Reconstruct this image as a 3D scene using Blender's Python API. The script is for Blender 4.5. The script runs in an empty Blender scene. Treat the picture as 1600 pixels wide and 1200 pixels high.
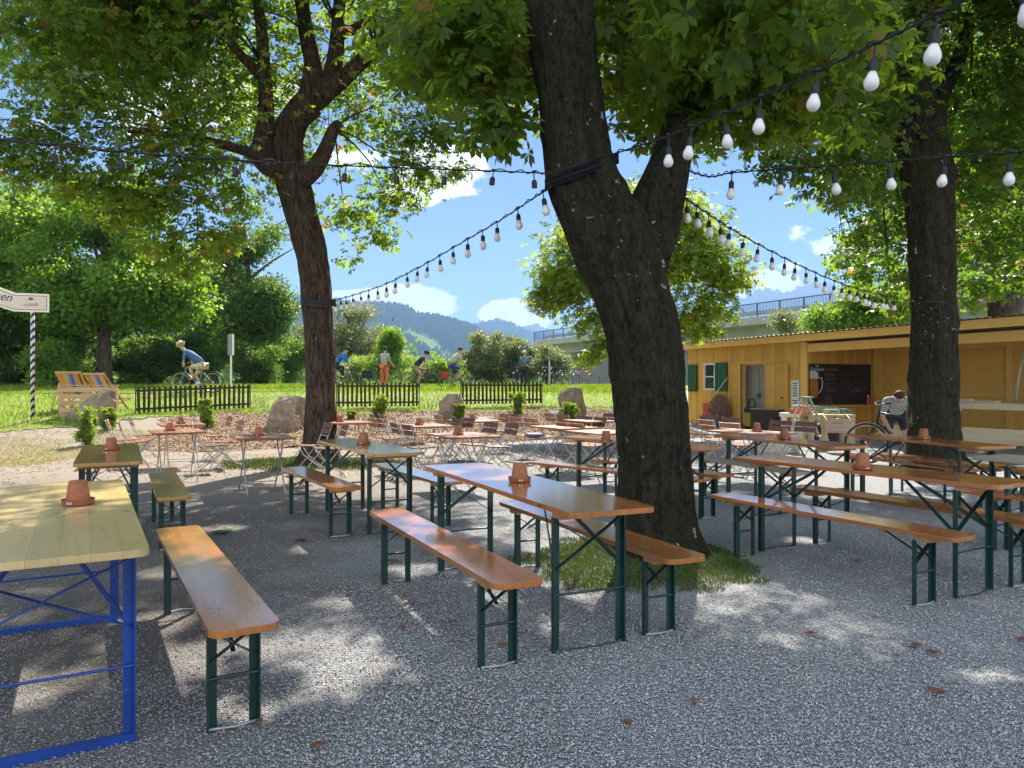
import bpy, bmesh, math, random
import numpy as np
from mathutils import Vector, Matrix, noise as mnoise
random.seed(7); RNG = np.random.default_rng(11)
R = math.radians
S = bpy.context.scene
C = S.collection
F, HC, HZ = 1180.0, 1.40, 600.0            # focal length in photo pixels, camera height, horizon row
SUN_AZ, SUN_EL = 10.0, 46.0

# ------------------------------------------------------------------ placement helpers
def at(u, v, Y):
    return Vector(((u - 800) / F * Y, Y, HC - (v - HZ) / F * Y))
def sstep(a, b, x):
    t = np.clip((np.asarray(x, float) - a) / (b - a), 0, 1); return t * t * (3 - 2 * t)
def yfence(x):
    return np.clip(20 + (np.asarray(x, float) + 9.9) * 0.4545, 17.6, 25.6)
def gz(x, y):
    x = np.asarray(x, float); y = np.asarray(y, float)
    s = y - yfence(x)
    h = np.interp(s, [-6.2, -5, -3.8, -1.2, -0.5, 0.0, 1.0, 5, 12, 60, 400], [0, .02, .10, .47, .555, .59, .66, 1.05, 1.2, 1.25, 1.3])
    return h * (1 - sstep(4.2, 6.6, x) * (1 - sstep(27, 34, y)))
def g(x, y): return float(gz(x, y))
def ground_px(u, v):
    best = None
    for k in range(400):
        Y = 2.0 + k * 0.1
        p = at(u, v, Y)
        if p.z <= g(p.x, p.y): return Vector((p.x, p.y, g(p.x, p.y)))
    return p

# ------------------------------------------------------------------ mesh builder
class MB:
    def __init__(s): s.v = []; s.f = []; s.m = []
    def add(s, vs, fs, mi=0):
        o = len(s.v); s.v += [tuple(p) for p in vs]
        for q in fs: s.f.append([i + o for i in q]); s.m.append(mi)
        return s
    def box(s, c, d, rot=None, mi=0):
        x, y, z = d[0] / 2, d[1] / 2, d[2] / 2
        vs = [Vector(p) for p in ((-x,-y,-z),(x,-y,-z),(x,y,-z),(-x,y,-z),(-x,-y,z),(x,-y,z),(x,y,z),(-x,y,z))]
        if rot is not None: vs = [rot @ p for p in vs]
        c = Vector(c); vs = [p + c for p in vs]
        return s.add(vs, [(3,2,1,0),(4,5,6,7),(0,1,5,4),(1,2,6,5),(2,3,7,6),(3,0,4,7)], mi)
    def bb(s, a, b, mi=0):
        return s.box([(a[i] + b[i]) / 2 for i in range(3)], [abs(b[i] - a[i]) for i in range(3)], None, mi)
    def bar(s, p, q, w, h, mi=0, up=(0,0,1)):
        p = Vector(p); q = Vector(q); d = q - p; L = d.length; d.normalize()
        up = Vector(up)
        if abs(d.dot(up)) > .98: up = Vector((1,0,0))
        y = up.cross(d).normalized(); z = d.cross(y)
        M = Matrix((d, y, z)).transposed()
        return s.box((p + q) / 2, (L, w, h), M, mi)
    def tube(s, pts, rad, n=8, mi=0, cap=True, jit=None):
        pts = [Vector(p) for p in pts]; k = len(pts)
        if not hasattr(rad, '__len__'): rad = [rad] * k
        o = len(s.v); prev = None
        for i, p in enumerate(pts):
            t = (pts[min(i+1, k-1)] - pts[max(i-1, 0)]).normalized()
            if prev is None:
                a = Vector((1,0,0)) if abs(t.x) < .9 else Vector((0,1,0))
                a = (a - t * a.dot(t)).normalized()
            else: a = (prev - t * prev.dot(t)).normalized()
            prev = a; b = t.cross(a)
            for j in range(n):
                th = 2 * math.pi * j / n
                r = rad[i]
                if jit: r *= jit(p, th, i / (k - 1))
                s.v.append(tuple(p + (a * math.cos(th) + b * math.sin(th)) * r))
        for i in range(k - 1):
            for j in range(n):
                j2 = (j + 1) % n
                s.f.append([o+i*n+j, o+i*n+j2, o+(i+1)*n+j2, o+(i+1)*n+j]); s.m.append(mi)
        if cap:
            s.f.append([o + j for j in range(n)][::-1]); s.m.append(mi)
            s.f.append([o + (k-1)*n + j for j in range(n)]); s.m.append(mi)
        return s
    def lathe(s, prof, c=(0,0,0), n=20, mi=0, ax=None):
        o = len(s.v); c = Vector(c)
        for r, z in prof:
            for j in range(n):
                th = 2 * math.pi * j / n; p = Vector((r*math.cos(th), r*math.sin(th), z))
                if ax is not None: p = ax @ p
                s.v.append(tuple(p + c))
        k = len(prof)
        for i in range(k-1):
            for j in range(n):
                j2 = (j+1) % n
                s.f.append([o+i*n+j, o+i*n+j2, o+(i+1)*n+j2, o+(i+1)*n+j]); s.m.append(mi)
        s.f.append([o+j for j in range(n)][::-1]); s.m.append(mi)
        s.f.append([o+(k-1)*n+j for j in range(n)]); s.m.append(mi)
        return s
    def ball(s, c, r, n=10, mi=0, ax=None):
        prof = [(max(1e-4, math.sin(math.pi*i/n)), -math.cos(math.pi*i/n)) for i in range(n+1)]
        r = Vector(r) if hasattr(r, '__len__') else Vector((r,r,r))
        M = Matrix.Diagonal(r); 
        if ax is not None: M = ax @ M
        return s.lathe(prof, c, n*2, mi, M)
    def prism(s, poly, z0, z1, M=None, mi=0):
        n = len(poly); vs = [Vector((x, y, z)) for z in (z0, z1) for x, y in poly]
        if M is not None: vs = [M @ p for p in vs]
        return s.add(vs, [list(range(n))[::-1], list(range(n, 2*n))] + [[i, (i+1) % n, n+(i+1) % n, n+i] for i in range(n)], mi)
    def torus(s, c, R0, r, n=28, m=6, mi=0, ax='y'):
        pts = []
        o = len(s.v); c = Vector(c)
        for i in range(n):
            a = 2*math.pi*i/n
            for j in range(m):
                b = 2*math.pi*j/m; rr = R0 + r*math.cos(b); h = r*math.sin(b)
                p = (rr*math.cos(a), h, rr*math.sin(a)) if ax == 'y' else (rr*math.cos(a), rr*math.sin(a), h)
                s.v.append(tuple(Vector(p) + c))
        for i in range(n):
            for j in range(m):
                i2 = (i+1) % n; j2 = (j+1) % m
                s.f.append([o+i*m+j, o+i*m+j2, o+i2*m+j2, o+i2*m+j]); s.m.append(mi)
        return s
    def build(s, name, mat, parent=None, smooth=False, bevel=0):
        me = bpy.data.meshes.new(name); me.from_pydata(s.v, [], s.f)
        mats = mat if isinstance(mat, (list, tuple)) else [mat]
        for m in mats: me.materials.append(m)
        if len(mats) > 1: me.polygons.foreach_set('material_index', s.m)
        bm = bmesh.new(); bm.from_mesh(me); bmesh.ops.recalc_face_normals(bm, faces=bm.faces)
        if bevel: bmesh.ops.bevel(bm, geom=[e for e in bm.edges if e.calc_face_angle(0) > .6], offset=bevel, segments=2, affect='EDGES', clamp_overlap=True)
        bm.to_mesh(me); bm.free()
        if smooth:
            me.polygons.foreach_set('use_smooth', [True]*len(me.polygons))
            if smooth == 'auto': me.set_sharp_from_angle(angle=R(40))
        me.update()
        o = bpy.data.objects.new(name, me); C.objects.link(o)
        if parent is not None: o.parent = parent
        return o

def tag(o, label=None, cat=None, group=None, kind=None):
    if label: o['label'] = label
    if cat: o['category'] = cat
    if group: o['group'] = group
    if kind: o['kind'] = kind
    return o
def thing(name, label, cat, loc=(0,0,0), rz=0, group=None):
    o = bpy.data.objects.new(name, None); o.empty_display_size = .1; C.objects.link(o)
    o.location = loc; o.rotation_euler = (0, 0, rz)
    return tag(o, label, cat, group)
def dup(root, loc, rz, label, group=None, scale=None):
    r = root.copy(); C.objects.link(r); r.location = loc; r.rotation_euler = (0,0,rz); r['label'] = label
    if group: r['group'] = group
    if scale: r.scale = scale
    for ch in root.children:
        c = ch.copy(); C.objects.link(c); c.parent = r
        for gch in ch.children:
            d = gch.copy(); C.objects.link(d); d.parent = c
    return r
def big_mesh(name, V, Fq, mat, parent=None, var=None, smooth=False):
    me = bpy.data.meshes.new(name)
    V = np.ascontiguousarray(V, np.float32); Fq = np.ascontiguousarray(Fq, np.int32); k = Fq.shape[1]
    me.vertices.add(len(V)); me.vertices.foreach_set('co', V.ravel())
    me.loops.add(Fq.size); me.loops.foreach_set('vertex_index', Fq.ravel())
    me.polygons.add(len(Fq)); me.polygons.foreach_set('loop_start', np.arange(0, Fq.size, k, dtype=np.int32))
    me.polygons.foreach_set('loop_total', np.full(len(Fq), k, np.int32))
    if smooth: me.polygons.foreach_set('use_smooth', np.ones(len(Fq), bool))
    me.update(calc_edges=True)
    if var is not None:
        a = me.attributes.new('var', 'FLOAT', 'POINT'); a.data.foreach_set('value', np.ascontiguousarray(var, np.float32))
    me.materials.append(mat)
    o = bpy.data.objects.new(name, me); C.objects.link(o)
    if parent is not None: o.parent = parent
    return o

# ------------------------------------------------------------------ materials
def mat(name):
    m = bpy.data.materials.new(name); m.use_nodes = True; nt = m.node_tree; nt.nodes.clear(); return m, nt
def N(nt, typ, ins=None, **kw):
    n = nt.nodes.new(typ)
    for k, v in kw.items(): setattr(n, k, v)
    for k, v in (ins or {}).items():
        if isinstance(v, bpy.types.NodeSocket): nt.links.new(v, n.inputs[k])
        else: n.inputs[k].default_value = v
    return n
def c4(c): return (c[0], c[1], c[2], 1)
def ramp(nt, fac, stops, interp='LINEAR'):
    n = nt.nodes.new('ShaderNodeValToRGB'); n.color_ramp.interpolation = interp
    e = n.color_ramp.elements
    while len(e) < len(stops): e.new(.5)
    for el, (p, c) in zip(e, stops): el.position = p; el.color = c4(c)
    nt.links.new(fac, n.inputs[0]); return n.outputs[0]
def out(nt, sh, disp=None):
    o = nt.nodes.new('ShaderNodeOutputMaterial'); nt.links.new(sh, o.inputs[0]); return o
def coords(nt, scale=(1,1,1), rand=False):
    tc = nt.nodes.new('ShaderNodeTexCoord'); src = tc.outputs['Object']
    if rand:
        oi = nt.nodes.new('ShaderNodeObjectInfo')
        mul = N(nt, 'ShaderNodeMath', {0: oi.outputs['Random'], 1: 37.0}, operation='MULTIPLY')
        src = N(nt, 'ShaderNodeVectorMath', {0: src, 1: mul.outputs[0]}, operation='ADD').outputs[0]
    return N(nt, 'ShaderNodeMapping', {'Vector': src, 'Scale': scale}).outputs[0]
def plain(name, col, rough=.6, metal=0, var=.25, scale=12, bump=0, col2=None, coat=0, rand=True, vscale=(1,1,1), spec=.5, detail=5):
    m, nt = mat(name)
    v = coords(nt, vscale, rand)
    nz = N(nt, 'ShaderNodeTexNoise', {'Vector': v, 'Scale': scale, 'Detail': float(detail), 'Roughness': .6})
    c2 = col2 or tuple(x * (1 - var) for x in col)
    cc = ramp(nt, nz.outputs[0], [(.3, c2), (.7, col)])
    b = N(nt, 'ShaderNodeBsdfPrincipled', {'Base Color': cc, 'Roughness': rough, 'Metallic': metal, 'Coat Weight': coat, 'Coat Roughness': .15, 'Specular IOR Level': spec})
    if bump:
        bp = N(nt, 'ShaderNodeBump', {'Height': nz.outputs[0], 'Strength': bump, 'Distance': .02}); nt.links.new(bp.outputs[0], b.inputs['Normal'])
    out(nt, b.outputs[0]); return m
def wood(name, dark, light, rough=.3, coat=.3, scale=1.0, spec=.5, planks=False):
    m, nt = mat(name)
    v = coords(nt, (.8*scale, 22*scale, 22*scale), True)
    n1 = N(nt, 'ShaderNodeTexNoise', {'Vector': v, 'Scale': 1.6, 'Detail': 5.0, 'Roughness': .55, 'Distortion': .35})
    v2 = coords(nt, (.7*scale, 2*scale, 2*scale), True)
    n2 = N(nt, 'ShaderNodeTexNoise', {'Vector': v2, 'Scale': 2.2, 'Detail': 3.0})
    f = N(nt, 'ShaderNodeMath', {0: n1.outputs[0], 1: n2.outputs[0]}, operation='MULTIPLY_ADD'); f.inputs[2].default_value = .12
    cc = ramp(nt, f.outputs[0], [(.10, dark), (.42, light), (.75, tuple(x*1.12 for x in light))])
    v3 = coords(nt, (1, 1, 1), True)
    if planks:
        tc = nt.nodes.new('ShaderNodeTexCoord'); sy = N(nt, 'ShaderNodeSeparateXYZ', {0: tc.outputs['Object']})
        dv = N(nt, 'ShaderNodeMath', {0: sy.outputs[1], 1: .0985}, operation='DIVIDE'); ds = N(nt, 'ShaderNodeMath', {0: dv.outputs[0], 1: 7.35}, operation='ADD')
        fl = N(nt, 'ShaderNodeMath', {0: ds.outputs[0]}, operation='FLOOR'); fr = N(nt, 'ShaderNodeMath', {0: ds.outputs[0]}, operation='FRACT')
        oi = nt.nodes.new('ShaderNodeObjectInfo'); wa = N(nt, 'ShaderNodeMath', {0: oi.outputs['Random'], 1: 91.0, 2: fl.outputs[0]}, operation='MULTIPLY_ADD')
        wn = N(nt, 'ShaderNodeTexWhiteNoise', {'W': wa.outputs[0]}, noise_dimensions='1D')
        tone = N(nt, 'ShaderNodeMapRange', {'Value': wn.outputs[0], 'To Min': .90, 'To Max': 1.06})
        pg = N(nt, 'ShaderNodeMath', {0: fr.outputs[0], 1: .5}, operation='SUBTRACT'); pa = N(nt, 'ShaderNodeMath', {0: pg.outputs[0]}, operation='ABSOLUTE')
        jt = N(nt, 'ShaderNodeMapRange', {'Value': pa.outputs[0], 'From Min': .484, 'From Max': .496, 'To Min': 1.0, 'To Max': .62})
        kv = N(nt, 'ShaderNodeTexVoronoi', {'Vector': coords(nt, (2.0, 5.0, 5.0), True), 'Scale': 1.5, 'Randomness': 1.0})
        kn = N(nt, 'ShaderNodeMapRange', {'Value': kv.outputs['Distance'], 'From Min': .03, 'From Max': .11, 'To Min': .42, 'To Max': 1.0})
        nw = N(nt, 'ShaderNodeTexNoise', {'Vector': coords(nt, (3, 9, 9), True), 'Scale': 5.0, 'Detail': 9.0, 'Roughness': .75})
        ws = N(nt, 'ShaderNodeMapRange', {'Value': nw.outputs[0], 'From Min': .60, 'From Max': .72, 'To Min': 1.0, 'To Max': .62})
        m_a = N(nt, 'ShaderNodeMath', {0: tone.outputs[0], 1: jt.outputs[0]}, operation='MULTIPLY'); m_b = N(nt, 'ShaderNodeMath', {0: kn.outputs[0], 1: ws.outputs[0]}, operation='MULTIPLY')
        m_c = N(nt, 'ShaderNodeMath', {0: m_a.outputs[0], 1: m_b.outputs[0]}, operation='MULTIPLY')
        mm = N(nt, 'ShaderNodeMix', {0: 1.0}, data_type='RGBA', blend_type='MULTIPLY'); nt.links.new(cc, mm.inputs[6]); nt.links.new(m_c.outputs[0], mm.inputs[7]); cc = mm.outputs[2]
    n3 = N(nt, 'ShaderNodeTexNoise', {'Vector': v3, 'Scale': 3.5, 'Detail': 6.0, 'Roughness': .65})
    rr = N(nt, 'ShaderNodeMapRange', {'Value': n3.outputs[0], 'From Min': .3, 'From Max': .7, 'To Min': rough*.8, 'To Max': rough*1.25})
    b = N(nt, 'ShaderNodeBsdfPrincipled', {'Base Color': cc, 'Roughness': rr.outputs[0], 'Coat Weight': coat, 'Coat Roughness': .10, 'Specular IOR Level': spec})
    bp = N(nt, 'ShaderNodeBump', {'Height': n1.outputs[0], 'Strength': .06, 'Distance': .003}); nt.links.new(bp.outputs[0], b.inputs['Normal'])
    out(nt, b.outputs[0]); return m
def leafmat(name, dark, mid, warm, trans=.45, tcol=None, warm_at=.93):
    m, nt = mat(name)
    a = N(nt, 'ShaderNodeAttribute', attribute_name='var')
    cc = ramp(nt, a.outputs['Fac'], [(0, dark), (.55, mid), (warm_at - .04, mid), (warm_at, warm), (1, warm)])
    mid2 = tcol or (mid[0]*2.6, mid[1]*2.3, mid[2]*1.2)
    tc = ramp(nt, a.outputs['Fac'], [(0, tuple(x*.6 for x in mid2)), (.6, mid2), (warm_at - .04, mid2), (warm_at, (warm[0]*1.6, warm[1]*1.5, warm[2])), (1, (warm[0]*1.6, warm[1]*1.5, warm[2]))])
    d = N(nt, 'ShaderNodeBsdfPrincipled', {'Base Color': cc, 'Roughness': .48, 'Specular IOR Level': .35})
    t = N(nt, 'ShaderNodeBsdfTranslucent', {'Color': tc})
    mx = N(nt, 'ShaderNodeMixShader', {0: trans, 1: d.outputs[0], 2: t.outputs[0]})
    out(nt, mx.outputs[0]); return m
def barkmat(name, dark, light, moss, moss_amt=.5, lichen=0.0, vert=1.6, lump=0.0):
    m, nt = mat(name)
    v = coords(nt, (9, 9, vert))
    n1 = N(nt, 'ShaderNodeTexNoise', {'Vector': v, 'Scale': 2.0, 'Detail': 10.0, 'Roughness': .74, 'Distortion': .8})
    vo = N(nt, 'ShaderNodeTexVoronoi', {'Vector': coords(nt, (14, 14, 3.2)), 'Scale': 1.4, 'Randomness': 1.0}, feature='DISTANCE_TO_EDGE')
    h = N(nt, 'ShaderNodeMath', {0: vo.outputs[0], 1: n1.outputs[0]}, operation='MULTIPLY_ADD'); h.inputs[2].default_value = 0
    nl = N(nt, 'ShaderNodeTexNoise', {'Vector': coords(nt, (1,1,.7)), 'Scale': 26.0, 'Detail': 7.0, 'Roughness': .7})
    hl = N(nt, 'ShaderNodeMath', {0: nl.outputs[0], 1: lump, 2: n1.outputs[0]}, operation='MULTIPLY_ADD')
    nt.links.new(hl.outputs[0], h.inputs[2])
    cm = N(nt, 'ShaderNodeMath', {0: nl.outputs[0], 1: .5*lump, 2: n1.outputs[0]}, operation='MULTIPLY_ADD')
    cc = ramp(nt, cm.outputs[0], [(.42+.2*lump, dark), (.60+.25*lump, light)])
    n2 = N(nt, 'ShaderNodeTexNoise', {'Vector': coords(nt, (1,1,.6)), 'Scale': 3.4, 'Detail': 7.0, 'Roughness': .7})
    mf = N(nt, 'ShaderNodeMapRange', {'Value': n2.outputs[0], 'From Min': .62 - moss_amt*.25, 'From Max': .72, 'To Min': 0.0, 'To Max': .85})
    c2 = N(nt, 'ShaderNodeMix', {0: mf.outputs[0]}, data_type='RGBA'); nt.links.new(cc, c2.inputs[6]); c2.inputs[7].default_value = c4(moss)
    res = c2.outputs[2]
    if lichen:
        n3 = N(nt, 'ShaderNodeTexNoise', {'Vector': coords(nt), 'Scale': 13.0, 'Detail': 4.0, 'Roughness': .6})
        n4 = N(nt, 'ShaderNodeTexNoise', {'Vector': coords(nt), 'Scale': 2.2, 'Detail': 3.0})
        ad4 = N(nt, 'ShaderNodeMath', {0: n4.outputs[0], 1: .55, 2: n3.outputs[0]}, operation='MULTIPLY_ADD')
        mu = N(nt, 'ShaderNodeMapRange', {'Value': ad4.outputs[0], 'From Min': 1.08 - lichen, 'From Max': 1.12 - lichen})
        c3 = N(nt, 'ShaderNodeMix', {0: mu.outputs[0]}, data_type='RGBA'); nt.links.new(res, c3.inputs[6]); c3.inputs[7].default_value = (.5, .52, .47, 1)
        res = c3.outputs[2]
    b = N(nt, 'ShaderNodeBsdfPrincipled', {'Base Color': res, 'Roughness': .9, 'Specular IOR Level': .2})
    bp = N(nt, 'ShaderNodeBump', {'Height': h.outputs[0], 'Strength': 1.0, 'Distance': .07}); nt.links.new(bp.outputs[0], b.inputs['Normal'])
    out(nt, b.outputs[0]); return m
def gravelmat():
    m, nt = mat('gravel')
    v = coords(nt)
    vo = N(nt, 'ShaderNodeTexVoronoi', {'Vector': v, 'Scale': 105.0, 'Randomness': 1.0})
    vd = N(nt, 'ShaderNodeTexVoronoi', {'Vector': v, 'Scale': 105.0, 'Randomness': 1.0}, feature='DISTANCE_TO_EDGE')
    sc = N(nt, 'ShaderNodeSeparateColor', {0: vo.outputs['Color']})
    base = ramp(nt, sc.outputs[0], [(0, (.30, .30, .31)), (.45, (.44, .44, .45)), (.85, (.56, .56, .555)), (1, (.68, .675, .665))])
    ed = N(nt, 'ShaderNodeMapRange', {'Value': vd.outputs[0], 'From Min': 0.0, 'From Max': .06, 'To Min': .25, 'To Max': 1.0})
    m1 = N(nt, 'ShaderNodeMix', {0: 1.0, 7: (1,1,1,1)}, data_type='RGBA', blend_type='MULTIPLY'); nt.links.new(base, m1.inputs[6]); nt.links.new(ed.outputs[0], m1.inputs[7])
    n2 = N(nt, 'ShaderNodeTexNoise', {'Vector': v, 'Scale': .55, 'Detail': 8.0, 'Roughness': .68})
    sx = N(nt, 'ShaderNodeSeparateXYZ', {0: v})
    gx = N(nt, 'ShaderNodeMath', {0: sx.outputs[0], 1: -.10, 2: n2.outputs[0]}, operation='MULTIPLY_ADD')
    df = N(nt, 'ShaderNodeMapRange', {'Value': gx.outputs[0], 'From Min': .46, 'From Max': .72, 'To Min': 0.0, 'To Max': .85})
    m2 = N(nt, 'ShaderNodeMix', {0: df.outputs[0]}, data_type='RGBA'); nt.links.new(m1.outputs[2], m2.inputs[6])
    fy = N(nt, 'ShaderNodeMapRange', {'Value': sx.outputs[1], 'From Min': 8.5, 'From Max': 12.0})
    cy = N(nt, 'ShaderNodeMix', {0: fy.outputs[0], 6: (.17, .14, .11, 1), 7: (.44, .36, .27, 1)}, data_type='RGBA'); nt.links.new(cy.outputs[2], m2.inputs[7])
    b = N(nt, 'ShaderNodeBsdfPrincipled', {'Base Color': m2.outputs[2], 'Roughness': .85, 'Specular IOR Level': .3})
    n3 = N(nt, 'ShaderNodeTexNoise', {'Vector': v, 'Scale': 40.0, 'Detail': 4.0})
    hh = N(nt, 'ShaderNodeMath', {0: vo.outputs['Distance'], 1: -1.2, 2: n3.outputs[0]}, operation='MULTIPLY_ADD')
    bp = N(nt, 'ShaderNodeBump', {'Height': hh.outputs[0], 'Strength': 1.0, 'Distance': .018}); nt.links.new(bp.outputs[0], b.inputs['Normal'])
    out(nt, b.outputs[0]); return m
def varmat(name, stops, rough=.8, trans=0, scale=None):
    m, nt = mat(name)
    a = N(nt, 'ShaderNodeAttribute', attribute_name='var')
    cc = ramp(nt, a.outputs['Fac'], stops)
    b = N(nt, 'ShaderNodeBsdfPrincipled', {'Base Color': cc, 'Roughness': rough, 'Specular IOR Level': .3})
    sh = b.outputs[0]
    if trans:
        t = N(nt, 'ShaderNodeBsdfTranslucent', {'Color': cc}); sh = N(nt, 'ShaderNodeMixShader', {0: trans, 1: sh, 2: t.outputs[0]}).outputs[0]
    out(nt, sh); return m
def glassy(name, col, rough=.05):
    m, nt = mat(name)
    b = N(nt, 'ShaderNodeBsdfPrincipled', {'Base Color': c4(col), 'Roughness': rough, 'Specular IOR Level': .8}); out(nt, b.outputs[0]); return m

M = {}
M['gravel'] = gravelmat()
M['stone_bits'] = varmat('gravel_stones', [(0, (.28,.28,.29)), (.5, (.44,.44,.45)), (.9, (.58,.58,.57)), (1, (.72,.715,.70))], .85)
M['mulch'] = plain('bark_mulch', (.40,.28,.175), .95, col2=(.20,.13,.075), scale=16, bump=1, detail=8)
M['chips'] = varmat('mulch_chips', [(0, (.15,.085,.045)), (.5, (.36,.235,.14)), (1, (.58,.44,.30))], .9)
M['soil_grass'] = plain('lawn_soil', (.17,.29,.02), .95, col2=(.19,.19,.06), scale=.8, bump=.3, detail=9)
M['blades'] = varmat('grass_blades', [(0, (.10,.19,.012)), (.5, (.25,.37,.02)), (.85, (.40,.44,.04)), (1, (.48,.42,.13))], .7, .45)
M['blades_olive'] = varmat('olive_grass', [(0, (.04,.075,.012)), (.5, (.085,.145,.02)), (.9, (.15,.16,.045)), (1, (.22,.18,.08))], .8, .25)  # darker olive blades for the grass round the trunks
M['blades_dry'] = varmat('dry_grass_blades', [(0, (.22,.24,.04)), (.5, (.42,.40,.10)), (1, (.60,.48,.22))], .8, .3)
M['path'] = plain('path_gravel', (.17,.19,.09), .95, scale=30, bump=.3)
M['wood_orange'] = wood('lacquered_wood_orange', (.24,.075,.018), (.46,.17,.045), .20, .8, planks=True)
M['wood_honey'] = wood('lacquered_wood_honey', (.30,.14,.036), (.48,.26,.08), .20, .8, planks=True)
M['wood_pine'] = wood('lacquered_pine', (.48,.33,.12), (.64,.47,.21), .30, .3, planks=True)
M['wood_grey'] = wood('weathered_wood', (.22,.17,.12), (.42,.34,.25), .55, 0, planks=True)
M['wood_raw'] = wood('raw_spruce', (.55,.40,.22), (.74,.58,.36), .6, 0)
M['pallet'] = wood('pallet_wood', (.34,.20,.10), (.56,.37,.20), .65, 0)
M['wood_batten'] = wood('batten_wood', (.30,.15,.05), (.46,.26,.10), .5, .05)
M['steel_green'] = plain('green_steel', (.010,.050,.042), .38, var=.3, scale=20, spec=.5)
M['steel_blue'] = plain('blue_steel', (.012,.075,.42), .36, var=.25, scale=14)
def chipped(name, col, chip, rough=.38):
    m, nt = mat(name)
    n1 = N(nt, 'ShaderNodeTexNoise', {'Vector': coords(nt, (1,1,.5), True), 'Scale': 26.0, 'Detail': 8.0, 'Roughness': .7})
    n2 = N(nt, 'ShaderNodeTexNoise', {'Vector': coords(nt, (1,1,1), True), 'Scale': 3.0, 'Detail': 4.0})
    cc = ramp(nt, n2.outputs[0], [(.3, tuple(x*.6 for x in col)), (.7, col)])
    f = N(nt, 'ShaderNodeMapRange', {'Value': n1.outputs[0], 'From Min': .64, 'From Max': .67})
    mx = N(nt, 'ShaderNodeMix', {0: f.outputs[0], 7: c4(chip)}, data_type='RGBA'); nt.links.new(cc, mx.inputs[6])
    b = N(nt, 'ShaderNodeBsdfPrincipled', {'Base Color': mx.outputs[2], 'Roughness': rough}); out(nt, b.outputs[0]); return m
M['steel_green'] = chipped('green_steel', (.010,.050,.042), (.06,.055,.045)); M['steel_blue'] = chipped('blue_steel', (.014,.07,.36), (.16,.17,.19))
M['screw'] = plain('screw_head', (.30,.27,.22), .4, .8)
M['terracotta'] = plain('terracotta', (.40,.145,.065), .8, var=.35, scale=20, bump=.15, detail=8)
M['terra_dark'] = plain('terracotta_saucer', (.33,.10,.05), .5, var=.25, scale=14)
M['mark'] = plain('pale_mark', (.75,.66,.55), .7, var=.1)
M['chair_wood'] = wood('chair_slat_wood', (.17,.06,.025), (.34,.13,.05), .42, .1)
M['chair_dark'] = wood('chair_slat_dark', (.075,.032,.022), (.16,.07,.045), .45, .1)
M['galv'] = plain('galvanised_steel', (.46,.45,.43), .45, .35, var=.25, scale=20)
M['bark_c'] = barkmat('mossy_bark', (.008,.006,.005), (.085,.064,.048), (.034,.046,.010), .95, .105, 3.0, 1.2)
M['bark_l'] = barkmat('brown_bark', (.026,.017,.011), (.15,.103,.072), (.07,.075,.025), .15, .05, 1.6, .45)
M['bark_s'] = barkmat('grey_bark', (.06,.045,.032), (.17,.13,.10), (.06,.07,.03), .3)
M['leaf_c'] = leafmat('chestnut_leaf', (.022,.05,.009), (.055,.115,.018), (.22,.14,.03), .55, (.33,.48,.028), .95)
M['leaf_l'] = leafmat('chestnut_leaf_pale', (.04,.07,.012), (.10,.155,.025), (.26,.17,.035), .55, (.34,.52,.03), .95)
M['leaf_r'] = leafmat('chestnut_leaf_right', (.03,.055,.010), (.075,.125,.022), (.24,.15,.03), .5, (.24,.42,.026), .95)
M['leaf_m'] = leafmat('maple_leaf', (.045,.10,.014), (.11,.21,.025), (.2,.2,.03), .45, (.42,.66,.04), .96)
M['leaf_s'] = leafmat('chestnut_leaf_sunny', (.05,.09,.012), (.13,.20,.025), (.28,.18,.035), .55, (.50,.66,.04), .96)
M['leaf_d'] = leafmat('alder_leaf', (.025,.06,.014), (.08,.15,.03), (.12,.15,.03), .42, (.28,.46,.045), .97)
M['leaf_w'] = leafmat('willow_leaf', (.09,.12,.05), (.20,.235,.10), (.3,.28,.1), .4, (.34,.38,.11), .95)
M['leaf_b'] = leafmat('box_leaf', (.06,.12,.02), (.17,.27,.045), (.30,.34,.08), .5, (.46,.62,.07), .9)
M['rock'] = plain('sandstone', (.40,.31,.215), .9, col2=(.15,.115,.08), scale=5.0, bump=1.0, detail=10)
M['fence'] = wood('stained_picket', (.016,.008,.005), (.04,.02,.012), .6, 0)
M['yellow'] = plain('yellow_paint', (.78,.41,.066), .55, var=.12, scale=2.5, vscale=(1,1,1), rand=False)
M['yellow_trim'] = plain('yellow_trim_paint', (.82,.48,.11), .5, var=.1, scale=3)
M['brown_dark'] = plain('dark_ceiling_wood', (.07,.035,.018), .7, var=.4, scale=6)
M['shutter'] = plain('green_paint', (.012,.085,.035), .45, var=.2)
M['white'] = plain('white_paint', (.75,.73,.68), .5, var=.08)
M['locker'] = plain('grey_metal_cabinet', (.33,.31,.27), .5, var=.1)
M['black'] = plain('black_plastic', (.012,.012,.014), .45, var=.3)
M['rubber'] = plain('tyre_rubber', (.02,.02,.02), .8)
M['chrome'] = plain('bike_metal', (.5,.5,.5), .35, .8)
M['bulb'] = plain('opal_glass', (.82,.80,.76), .25, var=.04, coat=.3)
M['cable'] = plain('black_cable', (.010,.010,.012), .6)
M['strap'] = plain('strap_webbing', (.008,.008,.014), .9, spec=.2)
M['concrete'] = plain('concrete', (.40,.385,.355), .9, var=.22, scale=1.2, bump=.15, detail=8)
M['concrete_d'] = plain('grey_cladding', (.26,.26,.25), .85, var=.12, scale=1.5)
M['railing'] = plain('blue_railing', (.05,.13,.27), .5, var=.15)
M['window_glass'] = glassy('window_glass', (.03,.04,.05))
M['sign'] = plain('sign_board', (.68,.58,.48), .5, var=.06)
M['sign_edge'] = plain('sign_cream', (.80,.72,.55), .5, var=.05)
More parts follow.
